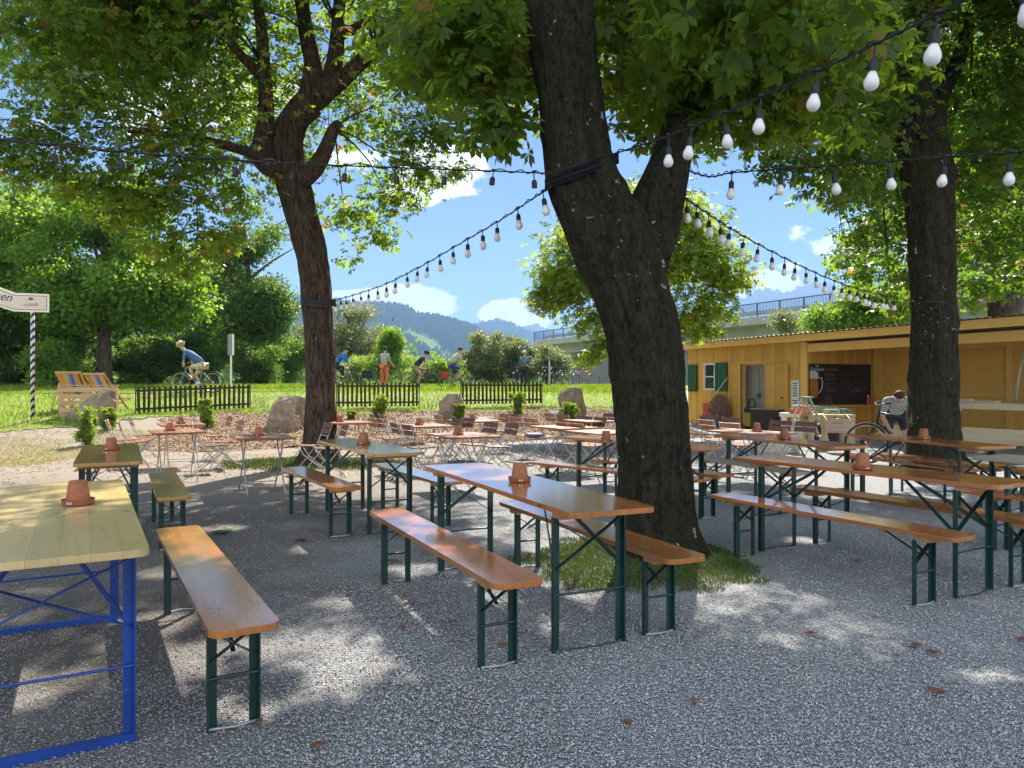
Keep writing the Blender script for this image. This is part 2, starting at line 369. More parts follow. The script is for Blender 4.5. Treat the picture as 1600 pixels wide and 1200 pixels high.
M['ink'] = plain('sign_ink', (.035,.028,.05), .6)
M['ink_brown'] = plain('sign_ink_brown', (.16,.11,.08), .6)
M['navy'] = plain('navy_stripe', (.012,.010,.09), .5)
M['board_dark'] = plain('menu_board', (.022,.012,.012), .5, var=.3)
M['menu_white'] = plain('menu_white', (.62,.60,.57), .6, var=.05)
M['menu_dim'] = plain('menu_dim', (.16,.13,.11), .6, var=.1)
M['menu_orange'] = plain('menu_orange', (.42,.16,.04), .6)
M['beer'] = plain('beer_amber', (.45,.19,.03), .5, col2=(.22,.08,.012), scale=3)
M['skin'] = plain('skin', (.52,.30,.20), .55, var=.12)
M['hair_d'] = plain('dark_hair', (.04,.028,.02), .7)
M['hair_g'] = plain('grey_hair', (.35,.30,.26), .7)
M['straw'] = plain('straw_hat', (.62,.46,.28), .8)
M['red'] = plain('red_plastic', (.72,.05,.055), .45)
M['orange_pl'] = plain('orange_plastic', (.75,.15,.05), .45)
M['green_pale'] = plain('pale_green_paint', (.33,.39,.24), .55)
M['teal'] = plain('teal_cloth', (.03,.24,.34), .7)
def cloth(n, c): 
    M[n] = plain(n, c, .85, var=.2, scale=9)
for n_, c_ in (('cl_blue',(.07,.13,.30)),('cl_beige',(.55,.47,.37)),('cl_bright',(.02,.16,.55)),('cl_orange',(.62,.16,.035)),('cl_grey',(.36,.37,.37)),
               ('cl_navy',(.02,.022,.06)),('cl_tan',(.40,.28,.19)),('cl_greytee',(.40,.39,.36)),('cl_shorts',(.05,.06,.20)),('cl_teal',(.03,.22,.36)),('cl_dark',(.02,.022,.028)),
               ('cl_white',(.66,.64,.62)),('cl_pack',(.16,.14,.15)),('cl_red',(.35,.06,.03)),('cl_sack',(.52,.48,.42))): cloth(n_, c_)
M['deck_cloth'] = None
def stripemat():
    m, nt = mat('deckchair_cloth')
    tc = nt.nodes.new('ShaderNodeTexCoord'); sx = N(nt, 'ShaderNodeSeparateXYZ', {0: tc.outputs['Object']})
    mr = N(nt, 'ShaderNodeMapRange', {'Value': sx.outputs[1], 'From Min': -.25, 'From Max': .25})
    cc = ramp(nt, mr.outputs[0], [(0, (.62,.24,.05)), (.18, (.68,.36,.12)), (.28, (.34,.34,.42)), (.38, (.10,.08,.34)), (.62, (.34,.34,.42)), (.72, (.68,.36,.12)), (.84, (.62,.24,.05))], 'LINEAR')
    b = N(nt, 'ShaderNodeBsdfPrincipled', {'Base Color': cc, 'Roughness': .8}); out(nt, b.outputs[0]); return m
M['deck_cloth'] = stripemat()
def slatpaint(name, base, pitch=.11):
    m, nt = mat(name)
    tc = nt.nodes.new('ShaderNodeTexCoord')
    sx = N(nt, 'ShaderNodeSeparateXYZ', {0: tc.outputs['Object']})
    su = N(nt, 'ShaderNodeMath', {0: sx.outputs[0], 1: sx.outputs[1]}, operation='ADD')
    dv = N(nt, 'ShaderNodeMath', {0: su.outputs[0], 1: pitch}, operation='DIVIDE')
    fr = N(nt, 'ShaderNodeMath', {0: dv.outputs[0]}, operation='FRACT')
    pp = N(nt, 'ShaderNodeMath', {0: fr.outputs[0], 1: .5, 2: .5}, operation='PINGPONG')
    gr = N(nt, 'ShaderNodeMapRange', {'Value': fr.outputs[0], 'From Min': 0.0, 'From Max': .09, 'To Min': 0.0, 'To Max': 1.0})
    fl = N(nt, 'ShaderNodeMath', {0: dv.outputs[0]}, operation='FLOOR')
    wn = N(nt, 'ShaderNodeTexWhiteNoise', {'W': fl.outputs[0]}, noise_dimensions='1D')
    n1 = N(nt, 'ShaderNodeTexNoise', {'Vector': tc.outputs['Object'], 'Scale': 2.0, 'Detail': 7.0, 'Roughness': .7})
    ad = N(nt, 'ShaderNodeMath', {0: wn.outputs[0], 1: .45, 2: n1.outputs[0]}, operation='MULTIPLY_ADD')
    cc = ramp(nt, ad.outputs[0], [(.35, tuple(x*.66 for x in base)), (.95, base)])
    b = N(nt, 'ShaderNodeBsdfPrincipled', {'Base Color': cc, 'Roughness': .5})
    bp = N(nt, 'ShaderNodeBump', {'Height': gr.outputs[0], 'Strength': 1.0, 'Distance': .012}); nt.links.new(bp.outputs[0], b.inputs['Normal'])
    out(nt, b.outputs[0]); return m
M['boards'] = slatpaint('yellow_boards', (.78,.41,.062))

# ------------------------------------------------------------------ ground sheets
def fbm(x, y, sc, seed=0.0):
    return np.array([mnoise.fractal(Vector((a*sc + seed, b*sc - seed, seed)), 1.0, 2.0, 4) for a, b in zip(np.ravel(x), np.ravel(y))]).reshape(np.shape(x))
def sheet(name, xs, ys, off, mask, m, amp=0.0):
    X, Y = np.meshgrid(xs, ys)
    Z = gz(X, Y) + off
    if amp: Z = Z + fbm(X, Y, .9, 3.3) * amp
    nx, ny = len(xs), len(ys)
    V = np.stack([X, Y, Z], -1).reshape(-1, 3)
    i = np.arange(nx*ny).reshape(ny, nx)
    Q = np.stack([i[:-1,:-1], i[:-1,1:], i[1:,1:], i[1:,:-1]], -1).reshape(-1, 4)
    if mask is not None:
        cx = (X[:-1,:-1] + X[1:,1:]) / 2; cy = (Y[:-1,:-1] + Y[1:,1:]) / 2
        Q = Q[mask(cx, cy).ravel()]
        used = np.unique(Q); rm = np.full(len(V), -1); rm[used] = np.arange(len(used)); V = V[used]; Q = rm[Q]
    return tag(big_mesh(name, V, Q, m, smooth=True), kind='structure')
sheet('ground', np.concatenate([np.linspace(-60,-16,12), np.arange(-15.5, 13, .5), np.linspace(14, 60, 12)]),
      np.concatenate([np.linspace(-60,-5,10), np.arange(-4.5, 30, .5), np.linspace(31, 45, 6)]), 0.0, None, M['gravel'], .012)
def edge(x): return np.interp(x, [-30, -14, -11, -9, 8], [-3.4, -3.0, -2.0, -.55, -.55])
mul_x = np.arange(-11.6, 5.4, .14); mul_y = np.arange(12, 26.5, .14)
def m_mulch(x, y):
    s = y - yfence(x) + fbm(x, y, .8, 1.7) * .5
    return (s > -6.0 + 1.6 * sstep(-6.5, -9.5, x)) & (s < .5) & (x > -8.6 + fbm(x, y, .6, 9.1)*1.0)
sheet('mulch_bed', mul_x, mul_y, .012, m_mulch, M['mulch'], .04)
lx = np.concatenate([np.linspace(-400, -45, 16), np.arange(-44, -20, 1.2), np.arange(-20, 7, .2), np.arange(7.2, 46, 1.2), np.linspace(50, 400, 14)])
ly = np.concatenate([np.arange(12, 27, .2), np.arange(27.4, 60, .8), np.linspace(62, 420, 24)])
def m_lawn(x, y):
    s = y - yfence(x) + fbm(x, y, .7, 5.5) * .35
    return (s > edge(x)) & ((x < 5.6) | (y > 34))
sheet('lawn', lx, ly, .018, m_lawn, M['soil_grass'], .02)
# cycle path behind the fences, gravel, following the top of the bank
px = np.linspace(-40, 9, 80); pv = []; 
for x in px:
    yc = float(np.interp(x, [-40, -12, -8, -4, 0, 4, 9], [23.5, 25.2, 30.5, 35, 37.5, 40, 43]))
    for d in (-1.1, 1.1): pv.append((x, yc + d, g(x, yc + d) + .05))
pq = [[2*i, 2*i+2, 2*i+3, 2*i+1] for i in range(len(px)-1)]
tag(big_mesh('path', np.array(pv), np.array(pq), M['path']), kind='structure')
# the valley floor beyond, and the wooded hills
def far_plane():
    a = 5000; 
    V = []; Q = []
    ys = [380, 700, 1200, 2000, 3500, 5200]
    for y in ys:
        for x in (-a, -3000, -800, 0, 800, 3000, a): V.append((x, y, 1.0))
    for i in range(len(ys)-1):
        for j in range(6): Q.append([i*7+j, i*7+j+1, i*7+j+8, i*7+j+7])
    tag(big_mesh('valley_floor', np.array(V), np.array(Q), M['valley']), kind='structure')
M['valley'] = plain('valley_meadow', (.10,.15,.035), .95, col2=(.03,.05,.015), scale=.004)
far_plane()
def hillmat(name, base, base2, mead):
    m, nt = mat(name)
    a = N(nt, 'ShaderNodeAttribute', attribute_name='var')
    nz = N(nt, 'ShaderNodeTexNoise', {'Vector': coords(nt), 'Scale': .035, 'Detail': 9.0, 'Roughness': .75})
    cc = ramp(nt, nz.outputs[0], [(.35, base2), (.65, base)])
    mx = N(nt, 'ShaderNodeMix', {0: a.outputs['Fac']}, data_type='RGBA'); nt.links.new(cc, mx.inputs[6]); mx.inputs[7].default_value = c4(mead)
    b = N(nt, 'ShaderNodeBsdfPrincipled', {'Base Color': mx.outputs[2], 'Roughness': 1.0, 'Specular IOR Level': 0.0}); out(nt, b.outputs[0]); return m
M['hill'] = hillmat('forest_hill', (.022,.042,.016), (.008,.016,.010), (.13,.21,.05))
M['peak'] = hillmat('far_mountain', (.14,.15,.13), (.07,.08,.075), (.1,.1,.1))
def hill(name, D, ridge, m, depth, step, jit, meadow=None, rows=90):
    us = np.arange(ridge[0][0], ridge[-1][0], step)
    rv = np.interp(us, [p[0] for p in ridge], [p[1] for p in ridge])
    t = np.linspace(0, 1.25, rows)
    U, T = np.meshgrid(us, t)
    Y = D - depth * (1 - T)
    zr = HC + (600 - rv) / F * D
    prof = np.where(T <= 1, (np.clip(T, 0, 1) ** 1.15) * (1 - .12*np.sin(np.clip(T,0,1)*math.pi*2.0)), 1 - (T-1)*2.2)
    Z = 1 + (zr[None, :] - 1) * prof
    X = (U - 800) / F * D * (Y / D * .35 + .65)
    big = fbm(X, Y, 6/ D, 2.2) * (zr.max() * .10) * np.sin(np.clip(T, 0, 1) * math.pi)
    fuzz = np.where(np.abs(T - 1) < .4, 1, .8)
    tree = RNG.random(Z.shape) ** 2 * jit * fuzz
    mead = np.zeros(Z.shape)
    if meadow:
        pu = 800 + F * X / Y; pv_ = 600 - F * (Z + big - HC) / Y
        for (mu, mv, ru, rvv, ang) in meadow:
            du = (pu - mu); dv = (pv_ - mv); ca, sa = math.cos(ang), math.sin(ang)
            a = (du*ca + dv*sa) / ru; b = (-du*sa + dv*ca) / rvv
            mead = np.maximum(mead, (a*a + b*b < 1) & (T < 1))
    Z = Z + big + tree * (1 - mead)
    ny, nx = Z.shape
    V = np.stack([X, Y, Z], -1).reshape(-1, 3); i = np.arange(nx*ny).reshape(ny, nx)
    Q = np.stack([i[:-1,:-1], i[:-1,1:], i[1:,1:], i[1:,:-1]], -1).reshape(-1, 4)
    tag(big_mesh(name, V, Q, m, var=mead.ravel()), kind='structure')
hill('hill', 2400, [(-700,500),(0,440),(300,448),(450,465),(520,471),(570,477),(607,477),(637,482),(657,494),(687,497),(712,504),(732,510),(750,519),(800,548),(850,585),(900,599)],
     M['hill'], 1300, 2.0, 17, [(668,535,26,7,.5),(640,521,10,3,.2),(700,556,14,3,.3),(560,515,18,3,.1)], 130)
hill('hill', 3900, [(640,560),(700,530),(737,511),(775,502),(800,509),(830,524),(900,560),(960,590)], M['hill'], 1400, 2.5, 26, None, 60)
hill('mountain', 5000, [(740,560),(790,530),(818,517),(835,511),(852,519),(880,528),(1000,520),(1100,490),(1160,470),(1186,457),(1200,456),(1222,463),(1245,455),(1262,450),(1282,446),(1305,454),(1340,470),(1400,480),(1500,520),(1620,560)],
     M['peak'], 1500, 3.0, 38, None, 60)

# ------------------------------------------------------------------ grass, chips, stones (uncountable)
def blades(name, pts, h, w, m, lean=.5):
    n = len(pts); P = np.asarray(pts)
    a = RNG.random(n)*2*math.pi; hh = h*(.45 + RNG.random(n)*.9); ww = w*(.6+RNG.random(n)*.8)
    la = RNG.random(n)*2*math.pi; ll = hh*lean*RNG.random(n)
    dx, dy = np.cos(a)*ww, np.sin(a)*ww
    b0 = P + np.stack([dx, dy, 0*dx], -1); b1 = P - np.stack([dx, dy, 0*dx], -1)
    mid = P + np.stack([np.cos(la)*ll*.35, np.sin(la)*ll*.35, hh*.6], -1)
    m0 = mid + np.stack([dx, dy, 0*dx], -1)*.7; m1 = mid - np.stack([dx, dy, 0*dx], -1)*.7
    tip = P + np.stack([np.cos(la)*ll, np.sin(la)*ll, hh], -1)
    V = np.stack([b0, b1, m1, m0, tip, tip], 1)
    i = np.arange(n)*6
    Q = np.concatenate([np.stack([i, i+1, i+2, i+3], -1), np.stack([i+3, i+2, i+4, i+5], -1)])
    var = np.repeat(np.clip(RNG.random(n)*.75 + fbm(P[:,0], P[:,1], .5, 4.)*.3 + .1, 0, 1), 6)
    # collapse duplicated tip into triangles is not needed: the two tips differ by a hair
    V[:,5,:2] += .0006
    return tag(big_mesh(name, V.reshape(-1,3), Q, m, var=var), kind='stuff')
def scatter(n, x0, x1, y0, y1, ok):
    x = RNG.uniform(x0, x1, n); y = RNG.uniform(y0, y1, n); k = ok(x, y); return x[k], y[k]
x, y = scatter(150000, -20, 6, 14, 31, lambda x, y: m_lawn(x, y) & (np.abs(x/y) < .8) & (RNG.random(len(x)) < (16/y)**2*1.2))
blades('lawn_grass', np.stack([x, y, gz(x,y)+.02], -1), .085, .008, M['blades'])
x, y = scatter(60000, -26, 8, 30, 44, lambda x, y: (np.abs(x/y) < .75) & m_lawn(x, y))
blades('meadow_grass', np.stack([x, y, gz(x,y)+.02], -1), .17, .016, M['blades'])
def patch(cx, cy, rx, ry, n, h, hole=0):
    def ok(x, y):
        d = np.hypot((x-cx)/rx, (y-cy)/ry) + fbm(x, y, 1.6, 8.)*.28
        return (d < 1) & (np.hypot(x-cx, y-cy) > hole) & (RNG.random(len(x)) < np.clip((1.12-d)*3.0, .1, 1))
    x, y = scatter(n, cx-rx*1.2, cx+rx*1.2, cy-ry*1.2, cy+ry*1.2, ok)
    d = np.clip(1-np.hypot((x-cx)/rx, (y-cy)/ry), 0, 1)
    return np.stack([x, y, gz(x,y)+.02*d+.0], -1)
blades('tree_grass', patch(.98, 5.97, .92, .98, 60000, .04), .024, .0030, M['blades_olive'], 1.3)
blades('tree_grass', patch(-3.45, 13.2, 1.7, 1.1, 22000, .06), .045, .005, M['blades_olive'], 1.2)
x, y = scatter(190000, -11.5, 5.4, 12, 26, lambda x, y: m_mulch(x, y))
n = len(x); a = RNG.random(n)*6.28; L_ = .019*(.4+RNG.random(n)); W_ = .0065*(.5+RNG.random(n))
P_ = np.stack([x, y, gz(x,y)+.012+fbm(x, y, .9, 3.3)*.04+.004+RNG.random(n)*.012], -1); dx_ = np.stack([np.cos(a)*L_, np.sin(a)*L_, (RNG.random(n)-.5)*.02], -1); dy_ = np.stack([-np.sin(a)*W_, np.cos(a)*W_, (RNG.random(n)-.5)*.02], -1)
V_ = np.stack([P_-dx_-dy_, P_+dx_-dy_, P_+dx_+dy_, P_-dx_+dy_], 1).reshape(-1,3); i_ = np.arange(n)*4
tag(big_mesh('mulch_chips', V_, np.stack([i_, i_+1, i_+2, i_+3], -1), M['chips'], var=np.repeat(RNG.random(n), 4)), kind='stuff')
x, y = scatter(60000, -14, 4.5, 10.2, 17.5, lambda x, y: (RNG.random(len(x)) < .55*np.clip((y-10)/3, 0, 1)) & (fbm(x, y, .7, 2.)+.15 > 0) & (y - yfence(x) < -1.2))
n = len(x); a = RNG.random(n)*6.28; L_ = .016*(.4+RNG.random(n)); W_ = .007*(.5+RNG.random(n))
P_ = np.stack([x, y, gz(x,y)+.016+RNG.random(n)*.01], -1); dx_ = np.stack([np.cos(a)*L_, np.sin(a)*L_, (RNG.random(n)-.5)*.01], -1); dy_ = np.stack([-np.sin(a)*W_, np.cos(a)*W_, (RNG.random(n)-.5)*.01], -1)
V_ = np.stack([P_-dx_-dy_, P_+dx_-dy_, P_+dx_+dy_, P_-dx_+dy_], 1).reshape(-1,3); i_ = np.arange(n)*4
tag(big_mesh('mulch_chips', V_, np.stack([i_, i_+1, i_+2, i_+3], -1), M['chips'], var=np.repeat(RNG.random(n), 4)), kind='stuff')
x, y = scatter(60000, -16, -7.6, 12.4, 18, lambda x, y: (fbm(x, y, .55, 6.)+.1 > 0) & (RNG.random(len(x)) < .5) & (y - yfence(x) < edge(x)+.8) & (x < -8.2 + fbm(x, y, .4, 3.)))
blades('dry_grass', np.stack([x, y, gz(x,y)+.01], -1), .035, .006, M['blades_dry'], 1.2)
# crushed stone lying on the gravel near the camera
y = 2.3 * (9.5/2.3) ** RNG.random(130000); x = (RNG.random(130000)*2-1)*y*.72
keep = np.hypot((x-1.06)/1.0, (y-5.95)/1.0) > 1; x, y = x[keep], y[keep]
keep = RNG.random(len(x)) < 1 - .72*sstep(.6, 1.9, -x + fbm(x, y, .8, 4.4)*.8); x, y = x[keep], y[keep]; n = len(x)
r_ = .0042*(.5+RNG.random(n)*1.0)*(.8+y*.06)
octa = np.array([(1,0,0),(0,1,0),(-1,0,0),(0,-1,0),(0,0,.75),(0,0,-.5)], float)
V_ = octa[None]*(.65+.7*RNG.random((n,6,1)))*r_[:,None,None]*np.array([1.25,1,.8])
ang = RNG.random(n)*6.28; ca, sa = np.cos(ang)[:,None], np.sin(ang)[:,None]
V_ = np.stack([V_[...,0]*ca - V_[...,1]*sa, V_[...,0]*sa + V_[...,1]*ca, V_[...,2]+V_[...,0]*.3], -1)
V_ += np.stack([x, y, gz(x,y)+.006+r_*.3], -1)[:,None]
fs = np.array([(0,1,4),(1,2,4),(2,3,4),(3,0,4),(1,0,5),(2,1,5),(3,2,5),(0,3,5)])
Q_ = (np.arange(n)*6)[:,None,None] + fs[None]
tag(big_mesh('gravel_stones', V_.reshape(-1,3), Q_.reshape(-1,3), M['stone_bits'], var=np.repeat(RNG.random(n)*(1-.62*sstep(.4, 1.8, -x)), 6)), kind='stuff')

# ------------------------------------------------------------------ beer tables and benches
def rrect(L, W, r, n=5):
    pts = []
    for cx, cy, a0 in ((L/2-r, W/2-r, 0), (-L/2+r, W/2-r, 90), (-L/2+r, -W/2+r, 180), (L/2-r, -W/2+r, 270)):
        for i in range(n+1):
            a = R(a0 + 90*i/n); pts.append((cx + r*math.cos(a), cy + r*math.sin(a)))
    return pts
def beer_set(kind, label, x, y, yaw, L, W, H, top, steel, z=0.0, group=None, inset=.27, ground_bar=False):
    t = thing('beer_table' if kind == 't' else 'beer_bench', label, 'table' if kind == 't' else 'bench', (x, y, z), R(yaw), group)
    th = .028
    mb = MB().prism(rrect(L, W, .05), H-th, H)
    for sx in (-1, 1):
        for k in range(3):
            for w in (-.3, .3): mb.lathe([(.006,H-.001),(.006,H+.0006)], (sx*(L/2-inset-.02-.03*(k-1)), w*W + (k%2)*.02, 0), 6, 1)
    o = mb.build('tabletop' if kind == 't' else 'seat', [top, M['screw']], t, False)
    bv = o.modifiers.new('Bevel', 'BEVEL'); bv.width = .007; bv.segments = 3; bv.limit_method = 'ANGLE'; bv.angle_limit = R(50)
    lw, ld = (.045, .030) if kind == 't' else (.040, .026)
    hw = W/2 - (.035 if kind == 't' else .03)
    zt = H - th - .034
    for sx in (-1, 1):
        xl = sx*(L/2 - inset)
        MB().box((xl + sx*.05, 0, H-th-.018), (.10, W-.05, .034)).build('batten', M['wood_batten'], t, bevel=.004)
        for sy in (-1, 1):
            lg = MB(); lg.box((xl, sy*hw, zt/2), (ld, lw*.12+.003, zt)); lg.box((xl - sx*ld/2, sy*(hw - lw/2+.003), zt/2), (.004, lw, zt))
            lg.build('leg', steel, t)
        ztop, zlow = zt - .015, (zt*.60 if kind == 't' else zt*.66)
        for sy in (-1, 1):
            MB().bar((xl - sx*(.006 + .003*sy), -sy*(hw-.005), ztop), (xl - sx*(.006+.003*sy), sy*(hw-.005), zlow), .004, .030, up=(1,0,0)).build('brace', steel, t)
        if ground_bar:
            MB().box((xl, 0, .016), (.035, 2*hw-.006, .032)).build('foot_bar', steel, t)
            MB().tube([(xl, -hw, zt*.40), (xl, hw, zt*.40)], .006).build('stretcher', steel, t)
        else:
            MB().tube([(xl, -hw, zt*(.42 if kind == 't' else .5)), (xl, hw, zt*(.42 if kind == 't' else .5))], .0075).build('stretcher', steel, t)
            MB().tube([(xl, -hw, .008), (xl + sx*.03, 0, .012), (xl, hw, .008)], .005).build('foot_wire', M['galv'] if kind == 'b' else steel, t)
        if kind == 't':
            for sy in (-1, 1):
                MB().bar((xl - sx*.01, sy*(hw-.012), zt*.60), (xl - sx*.46, sy*.045, zt+.02), .005, .024).build('stay', steel, t)
        else:
            MB().bar((xl - sx*.01, 0, zlow+.03), (xl - sx*.30, 0, zt+.02), .018, .006).build('stay', steel, t)
    return t
GB = 'beer garden benches'; GT = 'long beer garden tables'
O, Hn, Pn, G_, B_ = M['wood_orange'], M['wood_honey'], M['wood_pine'], M['steel_green'], M['steel_blue']
TB = [
 ('t','big pale pine table with blue metal legs at the near left edge',-2.19,3.58,-60.5,2.3,.70,Pn,B_),
 ('b','lacquered bench with green legs right of the blue-legged pine table',-1.58,3.86,-60.2,2.32,.26,O,G_),
 ('t','narrow honey brown table behind the blue-legged pine table',-3.715,6.98,-62.6,2.07,.5,Hn,G_),
 ('b','short-looking honey bench right of the narrow honey brown table',-3.215,7.04,-62.4,2.01,.26,Hn,G_),
 ('t','brown table in front of the left chestnut trunk with a pot near its middle',-1.505,7.77,-61.1,2.0,.5,Hn,G_),
 ('b','brown bench in front of the left chestnut trunk, left of the table there',-1.94,7.545,-59.6,1.98,.26,O,G_),
 ('b','brown bench on the far side of the table in front of the left trunk',-1.039,7.95,-60.5,1.94,.26,Hn,G_),
 ('b','glossy orange brown bench in the centre foreground with sun spots on its seat',-.444,4.53,-64.5,2.27,.26,O,G_),
 ('t','large glossy orange brown table left of the thick central trunk',.03,4.87,-65.8,2.40,.5,O,G_),
 ('b','orange brown bench running past the foot of the thick central trunk',.47,4.99,-64.8,2.2,.26,O,G_),
 ('t','orange brown table half hidden behind the thick central trunk',1.38,8.40,-57,2.1,.5,O,G_),
 ('b','orange brown bench passing behind the thick central trunk, its near end showing right',1.083,8.18,-47,2.34,.26,O,G_),
 ('b','bench behind the central trunk of which only the far left corner shows',1.62,8.55,-57,2.1,.26,O,G_),
 ('t','long glossy table at the right foreground with a pot on it',2.663,5.72,-59.4,2.15,.5,O,G_),
 ('b','nearest glossy bench on the right, in front of the long right table',2.25,5.46,-61.1,2.06,.26,O,G_),
 ('b','second bench on the right, on the far side of the long right table',3.12,5.94,-60.5,2.15,.26,O,G_),
 ('t','brown table right of the central trunk before the tool table',3.10,8.63,-70,2.05,.5,O,G_),
 ('b','grey weathered bench just right of the thick central trunk',2.72,8.78,-70,1.95,.26,M['wood_grey'],G_),
 ('t','brown table in front of the right trunk with a small pot on it',4.684,8.63,-77,2.05,.5,O,G_),
 ('b','brown bench in front of the table before the right trunk',4.69,9.1,-74,2.0,.26,O,G_),
 ('b','brown bench tight against the foot of the right trunk',5.2,9.2,-74,1.9,.26,O,G_),
 ('t','greyish table cut by the right edge behind the long right table',4.72,5.77,-61,2.1,.5,M['wood_grey'],G_),
 ('b','bench under the greyish table at the right edge',4.50,5.70,-61,2.1,.26,O,G_),
 ('b','bench behind the greyish table at the right edge',5.85,7.55,-66,1.9,.26,O,G_),
]
SETS = []
for k, lab, x, y, yaw, L, W, top, steel in TB:
    SETS.append(beer_set(k, lab, x, y, yaw, L, W, (.80 if steel is B_ else .77) if k == 't' else .48, top, steel, 0, GT if k == 't' else GB, ground_bar=steel is B_))

# ------------------------------------------------------------------ flower pots upside down in saucers
def pot_proto(label, loc):
    t = thing('flower_pot', label, 'pot', loc, 0, 'upturned flower pots on the tables')
    MB().lathe([(.060,.0),(.074,.002),(.080,.030),(.076,.031),(.070,.008),(.02,.007)], (0,0,0), 32).build('saucer', M['terra_dark'], t, 'auto')
    MB().lathe([(.060,.009),(.061,.030),(.058,.032),(.044,.122),(.040,.126),(.012,.1265),(.009,.120)], (0,0,0), 32).build('pot', M['terracotta'], t, 'auto')
    MB().bb((-.012,-.0815,.010),(-.004,-.0785,.022)).bb((.003,-.0815,.010),(.011,-.0785,.022)).build('number_mark', M['mark'], t)
    return t
def top_at(u, v, z): 
    Y = F*(HC-z)/(v-HZ); return ((u-800)/F*Y, Y, z)
POTS = [
 ((122,788),.802,'terracotta pot on the blue-legged pine table',1),
 ((174,703),.772,'terracotta pot on the narrow honey brown table',1),
 ((568,694),.772,'terracotta pot on the brown table before the left trunk',1),
 ((812,752),.772,'terracotta pot on the large glossy table left of the central trunk',1),
 ((947,690),.772,'terracotta pot half behind the central trunk on the table there',1),
 ((1348,733),.772,'terracotta pot on the long glossy table at right',1),
 ((1226,686),.772,'terracotta pot on the brown table right of the central trunk',1),
 ((1443,686),.772,'terracotta pot in front of the right trunk',1),
]
pp = None
for (u, v), z, lab, sc in POTS:
    loc = top_at(u, v, z)
    if pp is None: pp = pot_proto(lab, loc); pp.scale = (.94,.94,.94)
    else: dup(pp, loc, random.uniform(-.3,.3), lab)

# ------------------------------------------------------------------ folding tables and chairs
def small_table_proto(label, loc, rz, L=.95, W=.7, top=None):
    t = thing('folding_table', label, 'table', loc, rz, 'small folding tables by the mulch bed')
    mb = MB()
    n = 7; w = W/n
    for i in range(n): mb.box((0, -W/2 + w*(i+.5), .712), (L, w-.006, .024))
    mb.build('tabletop', top or M['chair_wood'], t, bevel=.003)
    for sy in (-1, 1):
        yy = sy*(W/2-.12)
        for sx in (-1, 1):
            pts = [(-sx*.30, yy + sx*.012, .695), (-sx*.22, yy + sx*.012, .55), (0, yy + sx*.012, .34), (sx*.24, yy + sx*.012, .10), (sx*.34, yy + sx*.012, .005)]
            MB().tube(pts, .010, 6).build('leg', M['galv'], t, True)
    for sx in (-1, 1):
        MB().tube([(sx*.30, -W/2+.1, .69), (sx*.30, W/2-.1, .69)], .009, 6).build('top_bar', M['galv'], t)
        MB().tube([(sx*.24, -W/2+.12, .10), (sx*.24, W/2-.12, .10)], .007, 6).build('stretcher', M['galv'], t)
    return t
def chair_proto(slat, loc=(0,0,0), rz=0, label=''):
    # faces +x; backrest at -x; width along y
    t = thing('folding_chair', label, 'chair', loc, rz, 'folding slat chairs')
    w = .205
    mb = MB()
    for z, xx in ((.745, -.235), (.655, -.205)): mb.box((xx, 0, z), (.016, 2*w+.03, .078), Matrix.Rotation(R(-17), 3, 'Y'))
    mb.build('backrest', slat, t, bevel=.003)
    mb = MB()
    for i in range(5): mb.box((-.13 + i*.078, 0, .425 + i*.004), (.066, 2*w-.02, .018))
    mb.build('seat', slat, t, bevel=.003)
    for s in (-1, 1):
        mb = MB(); mb.tube([(-.262, s*w, .79), (-.215, s*w, .65), (-.12, s*w, .43), (.06, s*w, .20), (.17, s*w, .07), (.215, s*w, .005)], .0085, 6); mb.build('back_leg', M['galv'], t, True)
        mb = MB(); mb.tube([(.19, s*(w-.022), .43), (.10, s*(w-.022), .28), (-.06, s*(w-.022), .15), (-.19, s*(w-.022), .055), (-.225, s*(w-.022), .005)], .0085, 6); mb.build('front_leg', M['galv'], t, True)
    for x_ in (.215, -.225): MB().tube([(x_, -w, .012), (x_, -w*.5, .05), (x_, 0, .062), (x_, w*.5, .05), (x_, w, .012)], .006, 6).build('foot_arch', M['galv'], t)
    MB().tube([(.02, -w, .26), (.02, w, .26)], .006, 6).build('cross_bar', M['galv'], t); MB().tube([(-.19, -w, .585), (-.19, w, .585)], .006, 6).build('cross_bar', M['galv'], t)
    return t
TH = R(-61)
ST = [ # u, v (tabletop centre), label
 (276, 673, 'dark small folding table farthest left, beyond the narrow honey table', 1.0),
 (283, 662, 'reddish small table behind the farthest left dark folding table', .9),
 (409, 681, 'dark small folding table left of the left trunk', 1.0),
 (545, 659, 'reddish small table just right of the left trunk', .85),
 (664, 664, 'sunlit reddish small table in front of the second fence', .95),
 (723, 679, 'reddish small table nearest to the large glossy table', 1.0),
 (741, 656.5, 'reddish small table beside the boulder at the third fence', 1.0),
 (880, 666.5, 'bluish shining small table left of the central trunk', 1.0),
 (922, 656.5, 'bluish small table in front of the upright boulder', .9),
 (940, 674, 'reddish small table half behind the central trunk', .9),
 (1172, 674, 'small table with a pot before the hut door', 1.1),
]
tp = None; SMALL = []
for u, v, lab, sx in ST:
    x, y, z = top_at(u, v, .724)
    if tp is None: tp = small_table_proto(lab, (x, y, g(x,y)), TH); o = tp
    else: o = dup(tp, (x, y, g(x,y)), TH + random.uniform(-.05,.05), lab)
    o.scale = (sx, 1, 1); SMALL.append(o)
